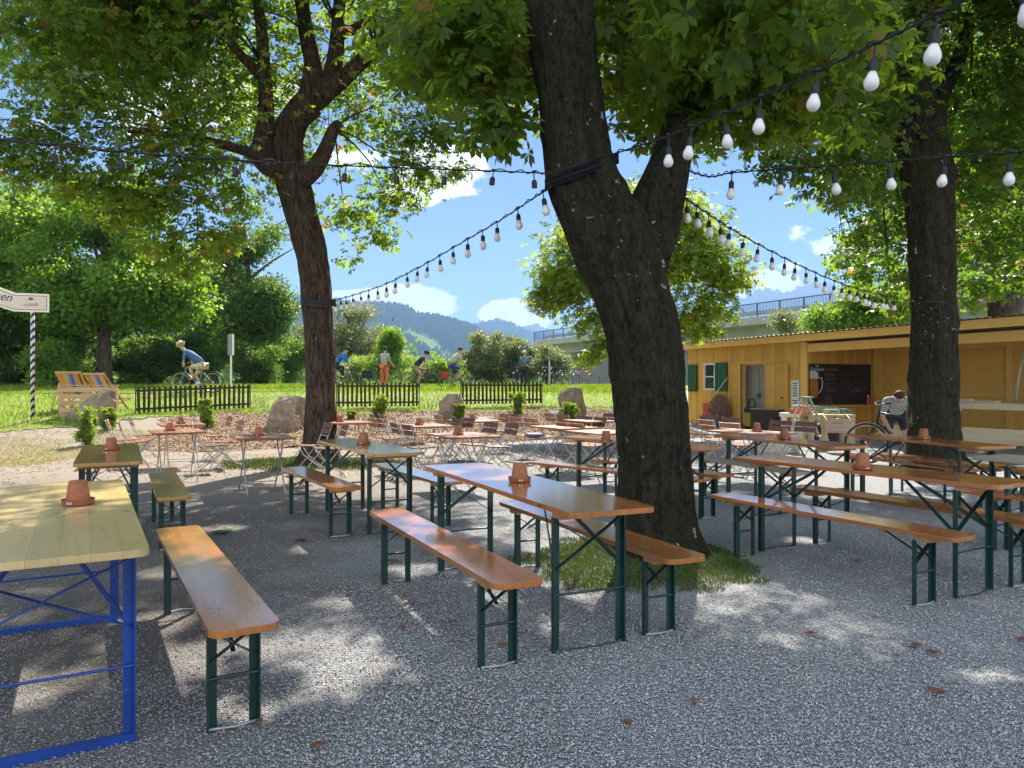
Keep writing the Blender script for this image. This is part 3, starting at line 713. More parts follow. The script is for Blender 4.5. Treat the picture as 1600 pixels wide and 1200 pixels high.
for i, (u, v, lab) in enumerate([(283,662,'small flower pot on the table behind the farthest left folding table'),(404,681,'small flower pot on the dark table left of the left trunk'),
    (531,659,'small flower pot on the table right of the left trunk'),(655,664,'small flower pot on the sunlit table before the second fence'),
    (716,679,'small flower pot on the reddish table nearest the large glossy table'),(738,656.5,'small flower pot on the table beside the boulder'),(1183,674,'small flower pot on the table before the hut door'),
    (266,673,'small flower pot on the farthest left dark folding table')]):
    dup(pp, top_at(u, v, .726), random.uniform(-.5,.5), lab)
CH = [ # u, v of the backrest top, facing, dark slats, label
 (168,660,'R',0,'orange-lit chair at the far left, first of the row by the box shrubs'),
 (186,662,'R',0,'second chair of the far left row by the box shrubs'),
 (203,655,'R',0,'pale third chair at the far left, right of the two by the shrubs'),
 (303,666,'R',1,'dark chair with its seat turned right between the two dark folding tables'),
 (359,655,'L',0,'orange chair facing left beside the dark table left of the left trunk'),
 (377,661,'L',0,'brown chair just right of the orange left-facing chair'),
 (464,653,'R',0,'orange chair half hidden left of the left trunk'),
 (512,665,'L',1,'dark chair leaning against the view at the foot of the left trunk'),
 (539,668,'L',1,'dark chair right of the left trunk behind the brown table'),
 (581,650,'R',1,'dark chair below the shrub at the second fence, left of a pair'),
 (597,651,'R',1,'dark chair below the shrub at the second fence, right of a pair'),
 (582,657,'R',0,'reddish chair in the second row below the shrub, left one'),
 (594,658,'R',0,'reddish chair in the second row below the shrub, right one'),
 (616,665,'R',1,'dark brown chair seen from behind right of the pot on the brown table'),
 (636,668,'R',1,'dark brown chair in front of the sunlit reddish table, right of its twin'),
 (685,652,'R',0,'orange chair in front of the boulder left of the third fence'),
 (714,657,'L',1,'dark chair behind the pot of the reddish table nearest the glossy table'),
 (732,657,'L',1,'reddish dark chair right of the dark one behind that pot'),
 (767,664,'L',1,'dark purple chair right of the reddish table, seat toward it'),
 (801,666,'L',1,'dark purple chair farther right of the reddish table'),
 (789,650,'L',0,'pale brown chair under the shrub at the third fence'),
 (802,650,'L',1,'dark chair under the shrub at the third fence, right one'),
 (805,655,'R',0,'bright orange chair below the shrub at the third fence'),
 (828,657,'R',0,'orange chair with a blue cloth on its seat'),
 (858,649,'R',0,'orange chair standing alone left of the upright boulder'),
 (879,651,'R',0,'orange chair touching the left edge of the upright boulder'),
 (878,664,'R',0,'orange chair in front of the bluish shining table, left one'),
 (901,666,'R',0,'broad orange chair in front of the bluish shining table, right one'),
 (914,654,'L',1,'dark red chair in front of the upright boulder'),
 (938,656,'L',1,'purple brown chair just left of the central trunk'),
 (953,649,'L',1,'dark chair peeking out left of the central trunk'),
 (1104,660,'R',0,'bright orange chair just right of the central trunk'),
 (1140,665,'R',0,'bright orange chair behind the brown table right of the central trunk'),
 (1107,653,'L',1,'dark chair by the hut wall left of the red shovel'),
 (1141,656,'L',1,'dark purple chair by the hut wall right of the red shovel'),
 (1220,661,'L',1,'purple brown chair before the dark box at the hut'),
 (1260,663,'L',1,'purple brown chair in front of the wooden work table'),
]
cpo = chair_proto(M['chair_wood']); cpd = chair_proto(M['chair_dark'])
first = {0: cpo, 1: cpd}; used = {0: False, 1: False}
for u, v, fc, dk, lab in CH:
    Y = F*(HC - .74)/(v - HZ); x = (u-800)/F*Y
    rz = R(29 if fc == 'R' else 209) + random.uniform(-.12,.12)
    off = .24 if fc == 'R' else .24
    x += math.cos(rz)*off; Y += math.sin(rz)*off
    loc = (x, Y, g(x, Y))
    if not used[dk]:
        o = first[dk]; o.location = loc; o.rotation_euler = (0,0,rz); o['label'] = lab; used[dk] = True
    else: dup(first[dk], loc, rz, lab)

# ------------------------------------------------------------------ foliage
_rg = random.Random(77)
GAPS = [(-1.1+_rg.gauss(0,.58), 3.9+_rg.gauss(0,.46), _rg.uniform(.08,.21)) for _ in range(46)] + [(-2.1,4.4,.26),(-2.3,3.3,.26),(-.75,5.7,.24),(-.35,5.0,.2),(-1.7,6.4,.26),(-2.6,5.6,.22),(2.25,3.6,.15),(.9,3.5,.12),(.75,5.6,.14),(1.4,5.4,.14),(-.2,7.2,.26),(2.6,6.7,.22),(3.6,7.6,.26),(-2.8,7.3,.26),(-.6,4.6,.2),(-.9,5.0,.16)]
def unit(a): return a / np.maximum(np.linalg.norm(a, axis=-1, keepdims=True), 1e-9)
def in_clumps(clumps, n):
    """clumps: (x,y,z,rx,ry,rz,weight). Points biased to the outside of each clump, plus their outward direction."""
    c = np.array([k[:3] for k in clumps], float); r = np.array([k[3:6] for k in clumps], float); w = np.array([k[6] for k in clumps], float)
    idx = RNG.choice(len(clumps), n, p=w/w.sum())
    d = unit(RNG.normal(size=(n, 3))); rad = RNG.random(n)**.5*(1+.2*np.maximum(0, RNG.normal(size=n)))
    return c[idx] + d*r[idx]*rad[:,None], d, idx
def sub_clumps(e, k, rs, seed=0, shell=.75):
    """split a crown ellipsoid into k smaller uneven clumps near its surface"""
    rg = np.random.default_rng(seed); x, y, z, rx, ry, rz = e; res = []
    for i in range(k):
        d = rg.normal(size=3); d /= np.linalg.norm(d)
        q = shell*(.55 + .5*rg.random()) if rg.random() > .22 else .4*rg.random()
        s = rs*(.6+.8*rg.random())
        res.append((x+d[0]*rx*q, y+d[1]*ry*q, z+d[2]*rz*q, s*1.25, s*1.25, s*.72, s**2))
    return res
def palmate(P, D, size, droop=.5, flat=.6, k=6):
    n = len(P)
    up = np.array([0,0,1.0]); nr = unit(up*flat + D*.45 + RNG.normal(size=(n,3))*.38)
    a = unit(np.cross(nr, RNG.normal(size=(n,3)))); b = np.cross(nr, a)
    sz = size*(.65+RNG.random(n)*.6)
    V = []; 
    for j in range(k):
        th = R(-125 + 250*j/(k-1)) + RNG.normal(size=n)*.1
        ls = sz*(1 - .33*abs(j-(k-1)/2)/((k-1)/2))*(.9+.2*RNG.random(n))
        d = a*np.cos(th)[:,None] + b*np.sin(th)[:,None]
        dr = droop*(.5+RNG.random(n))
        ax = unit(d - nr*(.15*dr)[:,None] - up*(dr*.75)[:,None])
        w = unit(np.cross(ax, nr)); f = np.cross(w, ax)
        L = ls[:,None]; W = (.20*ls)[:,None]
        b0 = P + ax*L*.08
        V.append(np.stack([b0, P+ax*L*.62+w*W+f*L*.05, P+ax*L, P+ax*L*.62-w*W+f*L*.05], 1))
    V = np.stack(V, 1).reshape(-1, 3); i = np.arange(n*k)*4
    return V, np.stack([i, i+1, i+2, i+3], -1), 4*k
def simple(P, D, size, asp=.5, hang=.3):
    n = len(P); up = np.array([0,0,1.0])
    ax = unit(D*.5 + RNG.normal(size=(n,3))*.8 - up*hang); nr = unit(up*.7 + RNG.normal(size=(n,3))*.6)
    w = unit(np.cross(ax, nr)); L = (size*(.6+.8*RNG.random(n)))[:,None]; W = L*asp*.5
    V = np.stack([P, P+ax*L*.5+w*W, P+ax*L, P+ax*L*.5-w*W], 1).reshape(-1, 3); i = np.arange(n)*4
    return V, np.stack([i, i+1, i+2, i+3], -1), 4
def crown(name, parent, clumps, n, size, m, kind='palm', warm=.05, tone=.25, keep=None, **kw):
    P, D, idx = in_clumps(clumps, n)
    if kind == 'palm' and parent.location.y < 15:      # holes cut along the sun's direction to place sun spots on the ground
        k_ = np.ones(len(P), bool); W_ = P + np.array(parent.location)
        gx = W_[:,0] - .167*W_[:,2]; gy = W_[:,1] - .951*W_[:,2]
        for cx, cy, r in GAPS: k_ &= ~((np.hypot(gx-cx, (gy-cy)*1.05) < r*(.88+.3*RNG.random(len(P)))) & (RNG.random(len(P)) < .985))
        P, D, idx = P[k_], D[k_], idx[k_]
    if keep is not None:
        k_ = keep(P); P, D, idx = P[k_], D[k_], idx[k_]
    V, Q, per = (palmate if kind == 'palm' else simple)(P, D, size, **kw)
    tonec = RNG.normal(size=len(clumps))[idx]*tone*.5
    v = np.clip(.42 + tonec + RNG.normal(size=len(P))*.18, 0, .88); v[RNG.random(len(P)) < warm] = 1.0
    o = big_mesh(name, V, Q, m, parent, np.repeat(v, per))
    return o, P
def catmull(pts, n):
    pts = [np.array(p, float) for p in pts]; q = [2*pts[0]-pts[1]] + pts + [2*pts[-1]-pts[-2]]; res = []
    for i in range(len(pts)-1):
        p0, p1, p2, p3 = q[i:i+4]
        for t in np.linspace(0, 1, n, endpoint=False):
            res.append(.5*((2*p1)+(-p0+p2)*t+(2*p0-5*p1+4*p2-p3)*t*t+(-p0+3*p1-3*p2+p3)*t**3))
    res.append(pts[-1]); return res
def limb(mb, pts, n=14, seg=6, rough=.10, sd=0.0, flare=0):
    pr = catmull(pts, seg)
    def jit(p, th, t):
        a = mnoise.noise(Vector((math.cos(th)*2.2+sd, math.sin(th)*2.2, p.z*.9)))*rough*1.6
        a += mnoise.noise(Vector((math.cos(th)*6+sd, math.sin(th)*6, p.z*1.6)))*rough*.9 + abs(mnoise.noise(Vector((math.cos(th)*11+sd, math.sin(th)*11, p.z*1.3))))*rough*-.9
        a += mnoise.noise(Vector((math.cos(th)*9+sd*2, math.sin(th)*9, p.z*7)))*rough*.55 + mnoise.noise(Vector((math.cos(th)*3.2-sd, math.sin(th)*3.2, p.z*2.6)))*rough*.8
        if flare:
            f = max(0, 1 - t/flare)**2.2
            a += f*(.18 + .30*max(0, math.cos(th*4+sd)))
        return 1 + a
    mb.tube([p[:3] for p in pr], [max(.004, p[3]) for p in pr], n, jit=jit)
def px3(lst):   # (u, v, Y, width in px) -> x, y, z, radius
    return [(*at(u, v, Y), w/2/F*Y) for u, v, Y, w in lst]
def twigs(parent, starts, P, k, m, r0=.02, seed=1):
    mb = MB(); rg = random.Random(seed); S_ = [Vector(s) for s in starts]
    for _ in range(k):
        p = Vector(P[rg.randrange(len(P))]); s = min(S_, key=lambda q: (q-p).length + rg.random()*1.5)
        L = (p-s).length
        mid = s.lerp(p, .5) + Vector((rg.uniform(-1,1), rg.uniform(-1,1), rg.uniform(.1,1)))*L*.13
        mb.tube([s, s.lerp(mid, .55)+Vector((0,0,.03*L)), mid, mid.lerp(p, .6), p], [r0*(.4+L*.12), r0*(.3+L*.09), r0*.28*(1+L*.15), r0*.25, r0*.12], 5)
    return mb.build('twig_work', m, parent, True)

# ---- central chestnut: thick forked trunk
GC = 'horse chestnut trees shading the yard'
tc_ = thing('chestnut_tree', 'thick mossy chestnut with a forked trunk in the middle of the yard', 'tree', (1.19, 6.3, 0), 0, GC)
def rel(pts, t): return [(p[0]-t.location[0], p[1]-t.location[1], p[2]-t.location[2], p[3]) for p in pts]
Yc = 6.3
mb = MB()
limb(mb, rel(px3([(1027,880,Yc,152),(1026,840,Yc,128),(1024,760,Yc,117),(1018,640,Yc,112),(1003,520,Yc,114),(983,440,Yc,122),(960,380,Yc,132),(934,330,Yc,122),(912,280,Yc,112),(900,220,Yc,104),(890,140,Yc,102),(878,60,Yc,104),(874,0,Yc,102),(866,-120,Yc,92),(840,-300,Yc-.2,80)]), tc_), 96, 22, .085, 2.0, .16)
mb.build('trunk', M['bark_c'], tc_, True)
mb = MB()
limb(mb, rel(px3([(1000,420,Yc+.05,80),(1012,370,Yc+.05,86),(1030,310,Yc+.1,78),(1047,250,Yc+.2,64),(1064,190,Yc+.3,52),(1085,110,Yc+.5,46),(1120,-10,Yc+.8,42),(1170,-180,Yc+1.2,34)]), tc_), 56, 16, .085, 7.0)
mb.build('limb', M['bark_c'], tc_, True)
for sd, pts in ((1, [(1050,240,Yc+.2,30),(1120,150,Yc+1.0,22),(1220,60,Yc+2.0,14),(1330,0,Yc+2.6,8)]), (2, [(890,60,Yc,40),(800,-30,Yc+.6,28),(700,-60,Yc+1.4,18),(640,20,Yc+2.2,8)]), (3, [(1085,110,Yc+.5,30),(1000,20,Yc+1.4,22),(950,-60,Yc+2.6,14)])):
    mb = MB(); limb(mb, rel(px3(pts), tc_), 10, 5, .05, sd); mb.build('branch', M['bark_c'], tc_, True)
cl = sub_clumps((1.5-1.19, 7.6-6.3, 7.8, 4.2, 4.6, 3.7), 88, 1.0, 3)
def pc(u, v, Y, r, w=1, t=tc_, fl=.75):
    p = at(u, v, Y) - Vector(t.location); r *= 1.25; return (p.x, p.y, p.z, r*1.15, r*1.15, r*fl*.8, w*r*r*.9)
low = [pc(*a) for a in [(720,60,6.6,.55),(760,130,6.4,.42),(790,190,6.3,.30),(700,120,6.9,.4),(740,30,6.2,.5),(660,60,7.4,.5),(820,130,6.5,.25),
       (1000,60,7.2,.6),(960,130,7.5,.4),(1010,190,7.2,.3),(1090,120,6.4,.45),(1150,70,6.3,.55),(1130,180,6.6,.32),(1215,120,6.8,.5),(1260,60,6.2,.6),(1180,205,7.0,.25),(1310,120,7.2,.5),
       (1000,10,5.4,.5),(1120,10,5.2,.5),(1240,-10,5.0,.5),(1290,190,7.6,.35),(1240,180,7.2,.3),(770,200,6.2,.22),(1060,215,7.4,.25)]]
keep_c = lambda P: ~((np.abs(P[:,0]+.70-.02*(P[:,2]-3)) < .40) & (P[:,1] < .25) & (P[:,2] < 5.6) & (RNG.random(len(P)) > .05))
cro, Pc = crown('crown', tc_, cl + low*2, 21000, .172, M['leaf_c'], warm=.025, keep=keep_c)

twigs(tc_, [(*[a for a in at(u, v, Y) - Vector(tc_.location)],) for u, v, Y in ((1120,0,Yc+.8),(1100,60,Yc+.6),(1220,60,Yc+2),(800,-30,Yc+.6),(870,-60,Yc),(1000,20,Yc+1.4),(1170,-160,Yc+1.2))], Pc, 90, M['bark_c'], .03, 4)

# ---- left chestnut
tl = thing('chestnut_tree', 'brown barked chestnut on the left whose trunk bends right and forks', 'tree', (-3.5, 13.6, 0), 0, GC)
Yl = 13.6
mb = MB()
limb(mb, rel(px3([(496,735,Yl,76),(498,705,Yl,58),(500,650,Yl,47),(500,580,Yl,45),(497,500,Yl,46),(492,430,Yl,47),(480,370,Yl,48),(464,310,Yl,50),(450,260,Yl,52),(448,220,Yl,50),(462,185,Yl,44),(484,160,Yl,46)]), tl), 52, 10, .09, 4.0, .14)
mb.build('trunk', M['bark_l'], tl, True)
for sd, pts in ((1, [(482,166,Yl,40),(490,110,Yl,30),(478,50,Yl+.1,24),(466,-40,Yl+.2,20),(450,-150,Yl,14)]), (2, [(488,162,Yl,34),(520,110,Yl,26),(528,40,Yl-.2,22),(536,-60,Yl-.4,17),(560,-200,Yl-.6,10)]),
    (3, [(494,158,Yl,34),(540,120,Yl-.1,26),(585,75,Yl-.2,22),(628,20,Yl-.4,18),(670,-50,Yl-.6,13),(720,-140,Yl-1,8)]), (4, [(450,262,Yl,46),(420,255,Yl-.1,40),(408,235,Yl-.2,32),(416,180,Yl-.3,26),(412,100,Yl-.4,20),(404,10,Yl-.6,17),(380,-100,Yl-1,11)]),
    (5, [(470,282,Yl-.1,34),(494,262,Yl-.2,28),(512,225,Yl-.3,22),(522,200,Yl-.35,17),(530,192,Yl-.4,12)]), (6, [(412,120,Yl-.4,20),(380,90,Yl-.8,15),(330,30,Yl-1.4,11),(270,-30,Yl-2,7)]), (7, [(440,255,Yl,24),(380,235,Yl-.6,16),(300,215,Yl-1.3,11),(200,205,Yl-2,6)]),
    (8, [(528,60,Yl-.2,14),(580,30,Yl-.8,10),(640,40,Yl-1.6,6)]), (9, [(585,75,Yl-.2,12),(640,60,Yl,9),(700,90,Yl+.4,5)])):
    mb = MB(); limb(mb, rel(px3(pts), tl), 12, 5, .07, sd); mb.build('branch', M['bark_l'], tl, True)
keep_l = lambda P: ~((P[:,0] > -1.3) & (P[:,0] < 1.0 + .22*(P[:,2]-4)) & (P[:,1] < .2) & (P[:,2] < 8.4) & (RNG.random(len(P)) > .06))
cl = sub_clumps((-5.0+3.5, 12.7-13.6, 8.0, 4.5, 4.2, 3.9), 105, .95, 5) + sub_clumps((-.5+3.5, 14.0-13.6, 8.4, 1.9, 2.0, 2.6), 34, .8, 6)
T = tl
low = [pc(*a, 1, T) for a in [(30,250,11.4,.45),(90,270,11.6,.45),(150,290,11.8,.5),(60,200,11.2,.5),(200,330,12.2,.5),(255,385,12.5,.42),(290,420,12.6,.3),(330,365,12.6,.5),(250,300,12.0,.55),(370,300,13.2,.5),(390,360,13.2,.4),
   (130,150,11,.6),(220,230,11.6,.6),(320,250,12,.6),(60,110,10.8,.4),(20,30,10.6,.35),(110,40,10.8,.6),(560,330,13.8,.5),(540,400,13.6,.30),(590,370,14,.34),(620,310,14,.45),(660,270,13.8,.42),(700,215,13.6,.4),(560,260,13.4,.6),(640,220,13.6,.5),(690,150,13.4,.5),(590,180,13.8,.6),(740,120,13,.4),(610,100,14,.6),(530,330,13.9,.4),(680,60,13.2,.6),(720,270,13.8,.2),(10,230,11.2,.3)]]
cro, Pl = crown('crown', tl, cl + low*2, 38000, .138, M['leaf_l'], warm=.035, keep=keep_l)

twigs(tl, [tuple(at(u, v, Y) - Vector(tl.location)) for u, v, Y in ((412,100,Yl-.4),(300,215,Yl-1.3),(270,-30,Yl-2),(528,40,Yl-.2),(585,75,Yl-.2),(640,40,Yl-1.6),(478,50,Yl),(522,200,Yl-.35),(700,90,Yl+.4),(380,-80,Yl-1))], Pl, 110, M['bark_l'], .035, 5)

# ---- right chestnut
tr = thing('chestnut_tree', 'mossy chestnut on the right rising in front of the open yellow hut', 'tree', (6.68, 12.0, 0), 0, GC)
Yr = 12.0
mb = MB()
limb(mb, rel(px3([(1458,752,Yr,100),(1458,720,Yr,82),(1458,660,Yr,74),(1459,580,Yr,69),(1459,500,Yr,67),(1456,420,Yr,66),(1452,340,Yr,68),(1446,270,Yr,72),(1437,200,Yr,74),(1430,150,Yr,72),(1428,110,Yr,58),(1436,50,Yr,48),(1444,-20,Yr,42),(1450,-150,Yr,32)]), tr), 52, 10, .08, 9.0, .14)
mb.build('trunk', M['bark_c'], tr, True)
for sd, pts in ((1, [(1424,140,Yr,34),(1396,90,Yr-.1,26),(1380,20,Yr-.3,20),(1340,-80,Yr-.6,13)]), (2, [(1450,180,Yr,30),(1490,110,Yr+.3,22),(1520,30,Yr+.6,17),(1560,-80,Yr+1,10)]), (3, [(1440,230,Yr,18),(1380,190,Yr-.4,13),(1310,190,Yr-1,8),(1240,220,Yr-1.5,5)])):
    mb = MB(); limb(mb, rel(px3(pts), tr), 12, 5, .07, sd); mb.build('branch', M['bark_c'], tr, True)
cl = sub_clumps((7.4-6.68, 11.7-12, 8.2, 4.6, 4.3, 4.0), 100, 1.0, 8) + sub_clumps((4.4-6.68, 14.4-12, 8.2, 2.3, 2.2, 2.5), 36, .9, 9)
T = tr
low = [pc(*a, 1, T) for a in [(1215,245,10.5,.35),(1260,270,10.8,.35),(1310,290,11,.4),(1360,300,11.6,.45),(1330,240,11,.5),(1400,260,12.4,.4),(1250,200,10.6,.5),(1345,360,12.4,.35),(1385,400,12.8,.42),(1350,430,12.9,.25),(1400,340,12.6,.4),(1380,460,13.2,.3),
   (1520,300,12.4,.6),(1570,240,11.8,.6),(1540,380,13,.5),(1590,340,12.6,.6),(1500,210,11.6,.5),(1590,430,13.2,.45),(1520,440,13.6,.4),(1420,60,11,.6),(1530,100,11.2,.6),(1330,120,11,.6),(1600,160,11.4,.7),(1390,180,11.3,.5)]]
keep_r = lambda P: ~((np.abs(P[:,0]+.15) < .75) & (P[:,1] < .2) & (P[:,2] < 8.2) & (RNG.random(len(P)) > .10))
cro, Pr = crown('crown', tr, cl + low*2, 32000, .148, M['leaf_r'], warm=.04, keep=keep_r)
twigs(tr, [tuple(at(u, v, Y) - Vector(tr.location)) for u, v, Y in ((1380,20,Yr-.3),(1310,190,Yr-1),(1520,30,Yr+.6),(1444,-20,Yr),(1340,-80,Yr-.6))], Pr, 80, M['bark_c'], .035, 6)

# ---- chestnut behind the hut, far right
tf = thing('chestnut_tree', 'dark chestnut standing behind the hut roof at the far right', 'tree', (15.4, 23.5, 0), 0, GC)
mb = MB(); limb(mb, rel(px3([(1572,640,23.5,60),(1572,560,23.5,50),(1570,490,23.5,48),(1570,420,23.5,50),(1566,340,23.5,46),(1550,260,23.5,38),(1530,160,23.5,28)]), tf), 18, 5, .06, 3.0); mb.build('trunk', M['bark_s'], tf, True)
mb = MB(); limb(mb, rel(px3([(1560,440,23.5,30),(1545,400,23.5,26),(1520,330,23.2,18),(1480,250,23,10)]), tf), 10, 5, .06, 3.0); mb.build('branch', M['bark_s'], tf, True)
cl = sub_clumps((-1.0, -.5, 8.6, 5.6, 4.6, 4.6), 80, 1.2, 13)
T = tf
low = [pc(*a, 1, T) for a in [(1410,430,22,.8),(1440,470,22.5,.5),(1500,400,22,1.0),(1520,460,23,.7),(1590,400,22,.9),(1370,380,22,.9),(1330,410,22,.6),(1480,340,21,1.1),(1600,300,21,1.2),(1400,480,22.5,.45)]]
crown('crown', tf, cl + low*2, 12000, .24, M['leaf_l'], warm=.05)

# ---- small chestnut behind the central trunk
ts = thing('chestnut_tree', 'small round chestnut directly behind the thick central trunk', 'tree', (3.3, 20.5, g(3.3, 20.5)), 0, GC)
mb = MB(); limb(mb, [(0,0,0,.16),(0,0,1.2,.12),(.05,0,2.4,.10),(0,.1,3.6,.07),(.1,0,5.0,.03)], 14, 5, .08, 1.0); mb.build('trunk', M['bark_s'], ts, True)
T = ts
cl = [pc(*a, 1, T, .85) for a in [(870,420,20.5,.6),(860,470,20.3,.5),(900,370,20.6,.75),(960,330,20.8,.9),(1020,320,20.5,.9),(1080,350,20.5,.8),(1110,400,20.3,.75),(1130,440,20.3,.6),(1100,480,20.4,.65),(1060,510,20.6,.5),(900,450,20.2,.6),(925,500,20.4,.55),(880,440,20,.4),
    (1000,420,20.5,1.2),(1040,400,20.8,1.0),(960,420,21,1.0),(940,540,20.3,.35),(920,560,20.2,.3),(1110,520,20.5,.3),(1150,440,20.4,.3),(845,455,20.4,.25)]]
crown('crown', ts, cl, 9500, .165, M['leaf_s'], warm=.03, droop=.35)

# ---- background trees and shrubs
def tree(name, label, cat, x, y, h, ellipses, n, size, m, kind='simple', trunk=.2, k=40, rs=.8, bark='bark_s', seed=0, group=None, warm=.02, trunk_top=None, tone=.3, **kw):
    t = thing(name, label, cat, (x, y, g(x, y)), 0, group)
    top = trunk_top or h*.75; rg = random.Random(seed)
    mb = MB(); limb(mb, [(0,0,-.1,trunk*1.25),(rg.uniform(-.1,.1),0,top*.3,trunk),(rg.uniform(-.2,.2),0,top*.65,trunk*.7),(rg.uniform(-.2,.2),0,top,trunk*.25)], 10, 4, .08, seed, .1)
    for q in range(6):
        z0 = top*(.35+.1*q); a = rg.random()*6.28; L = h*.22
        limb(mb, [(0,0,z0,trunk*.45),(math.cos(a)*L*.5,math.sin(a)*L*.5,z0+L*.45,trunk*.3),(math.cos(a)*L,math.sin(a)*L,z0+L*.8,trunk*.1)], 7, 3, .05, q)
    mb.build('trunk' if cat == 'tree' else 'stem', M[bark], t, True)
    cl = []
    for i, e in enumerate(ellipses): cl += sub_clumps(e, k, rs, seed*10+i, .85)
    crown('crown' if cat == 'tree' else 'foliage', t, cl, n, size, m, kind, warm=warm, tone=tone, **kw)
    return t
GM = 'trees at the edge of the meadow'
def X(u, Y): return (u-800)/F*Y
tree('maple_tree', 'bright green maple behind the deck chairs with its trunk showing', 'tree', X(165,33), 33, 10.5, [(0,0,6.4,4.2,3.4,3.8),(-1,0,3.8,3.2,2.5,1.5),(2.2,-.4,4.2,2.0,2,1.6)], 80000, .17, M['leaf_m'], 'simple', .26, 60, .75, seed=21, group=GM, asp=.8)
tree('broadleaf_tree', 'leafy green tree at the left picture edge behind the signpost', 'tree', X(20,36), 36, 11.5, [(0,0,7.0,3.6,3,4.3),(0,0,3.2,3.0,2.4,2.0)], 52000, .18, M['leaf_d'], 'simple', .25, 45, .85, seed=22, group=GM, asp=.7)
tree('broadleaf_tree', 'pale leafy tree outside the left corner above the signpost', 'tree', X(-90,31), 31, 10, [(0,0,5.6,3.4,3,4.4)], 34000, .18, M['leaf_m'], 'simple', .22, 50, .85, seed=23, group=GM, asp=.7)
tree('alder_tree', 'tall dark alder between the maple and the left chestnut trunk', 'tree', X(385,40), 40, 11.5, [(0,0,7.0,2.1,2,3.7),(.3,0,3.4,2.0,2,2.2),(1.1,0,4.2,1.2,1.2,1.8)], 36000, .17, M['leaf_d'], 'simple', .2, 50, .62, seed=24, group=GM, asp=.55)
tree('alder_tree', 'darker alder just left of the tall dark alder', 'tree', X(335,43), 43, 10, [(0,0,5.6,1.9,2,3.6),(0,0,2.6,2.2,2,1.6)], 24000, .17, M['leaf_d'], 'simple', .2, 50, .6, seed=25, group=GM, asp=.5)
tree('willow_tree', 'grey green willow just right of the left chestnut trunk', 'tree', X(548,62), 62, 8, [(0,0,4.6,3.6,3,2.6),(2.0,0,2.6,2.6,2,1.5),(-3,0,3.4,2.4,2,2.2)], 34000, .26, M['leaf_w'], 'simple', .2, 60, .7, seed=26, group=GM, asp=.32)
GS = 'shrubs along the cycle path'
SH = [
 ('sunny green shrub behind the woman in orange trousers',605,44,3.2,[(0,0,1.2,1.9,1.2,1.15),(.2,0,2.5,.32,.3,.9)],15000,.15,'leaf_m',31),
 ('yellow green shrub right of the left chestnut trunk',560,47,2.6,[(0,0,1.2,1.5,1,1.1)],9000,.15,'leaf_b',32),
 ('low bright shrub between the navy shirted child and the man in grey',690,42,2.6,[(0,0,1.0,1.4,.9,.9),(-.8,0,.6,1,.8,.6)],12000,.14,'leaf_m',33),
 ('large grey green willow shrub right of the man in grey shirt',785,46,4.6,[(0,0,2.0,2.6,1.6,1.7),(1.6,0,1.5,1.7,1.4,1.3),(-1.6,0,1.6,1.2,1.2,1.3)],36000,.17,'leaf_w',34),
 ('willow shrub at the grey wall left of the central trunk',860,44,2.4,[(0,0,1.2,1.1,1,1.0)],10000,.15,'leaf_w',35),
 ('dark hedge shrub under the leafy tree at the left edge',20,33.5,3.6,[(0,0,1.4,2.2,1.4,1.5)],12000,.17,'leaf_d',36),
 ('dark hedge shrub left of the maple trunk',110,34.5,3.4,[(0,0,1.3,2.0,1.4,1.5)],11000,.17,'leaf_d',37),
 ('dark hedge shrub right of the maple trunk',215,35,3.2,[(0,0,1.2,2.0,1.4,1.4)],11000,.17,'leaf_d',38),
 ('dark hedge shrub behind the straw hatted cyclist',285,36,3.2,[(0,0,1.3,1.9,1.4,1.4)],11000,.17,'leaf_d',39),
 ('dark bush beside the small white sign post',400,37,2.8,[(0,0,1.2,1.5,1.2,1.3)],9000,.16,'leaf_d',40),
 ('dark bush left of the left chestnut trunk below the willow',450,50,3.6,[(0,0,1.8,1.8,1.2,1.8)],12000,.17,'leaf_d',41),
 ('tall dark hedge bush far left behind the signpost pole',-40,44,6,[(0,0,2.4,3.2,1.6,2.6)],16000,.2,'leaf_d',51),
 ('tall dark hedge bush behind the signpost board',55,45,6,[(0,0,2.6,3.2,1.6,2.8)],16000,.2,'leaf_d',52),
 ('tall dark hedge bush just behind the maple trunk',150,46,6.4,[(0,0,2.8,3.2,1.6,3.0)],16000,.2,'leaf_d',53),
 ('tall dark hedge bush between maple trunk and cyclist',240,46,6.2,[(0,0,2.7,3.2,1.6,2.9)],16000,.2,'leaf_d',54),
 ('tall dark hedge bush behind the cyclist and the alder',320,48,6,[(0,0,2.6,3.0,1.6,2.8)],14000,.2,'leaf_d',55),
 ('light leaves below the maple left of the pallet',85,31,2.4,[(0,0,1.0,1.2,.9,.9)],6000,.16,'leaf_m',42),
 ('bright lime bush behind the hut roof',1345,34,4.6,[(0,0,3.6,1.7,1.4,1.4),(-1.4,0,3.0,1.0,1,.8),(1.2,0,3.4,1.2,1,1.2)],20000,.18,'leaf_m',43),
 ('bush peeking over the hut roof right of the lime bush',1400,33,4.4,[(0,0,3.4,1.2,1,1.3)],9000,.18,'leaf_m',44),
 ('small tuft of twigs over the hut roof',1225,36,4.0,[(0,0,3.1,.6,.5,.7)],1600,.16,'leaf_w',45),
]
for lab, u, Y, h, el, n, sz, lm, sd in SH:
    tree('shrub', lab, 'shrub', X(u,Y), Y, h, el, n, sz, M[lm], 'simple', .05, 26, .42 if Y < 50 else .6, seed=sd, group=GS, asp=.42, trunk_top=h*.6, tone=.3)
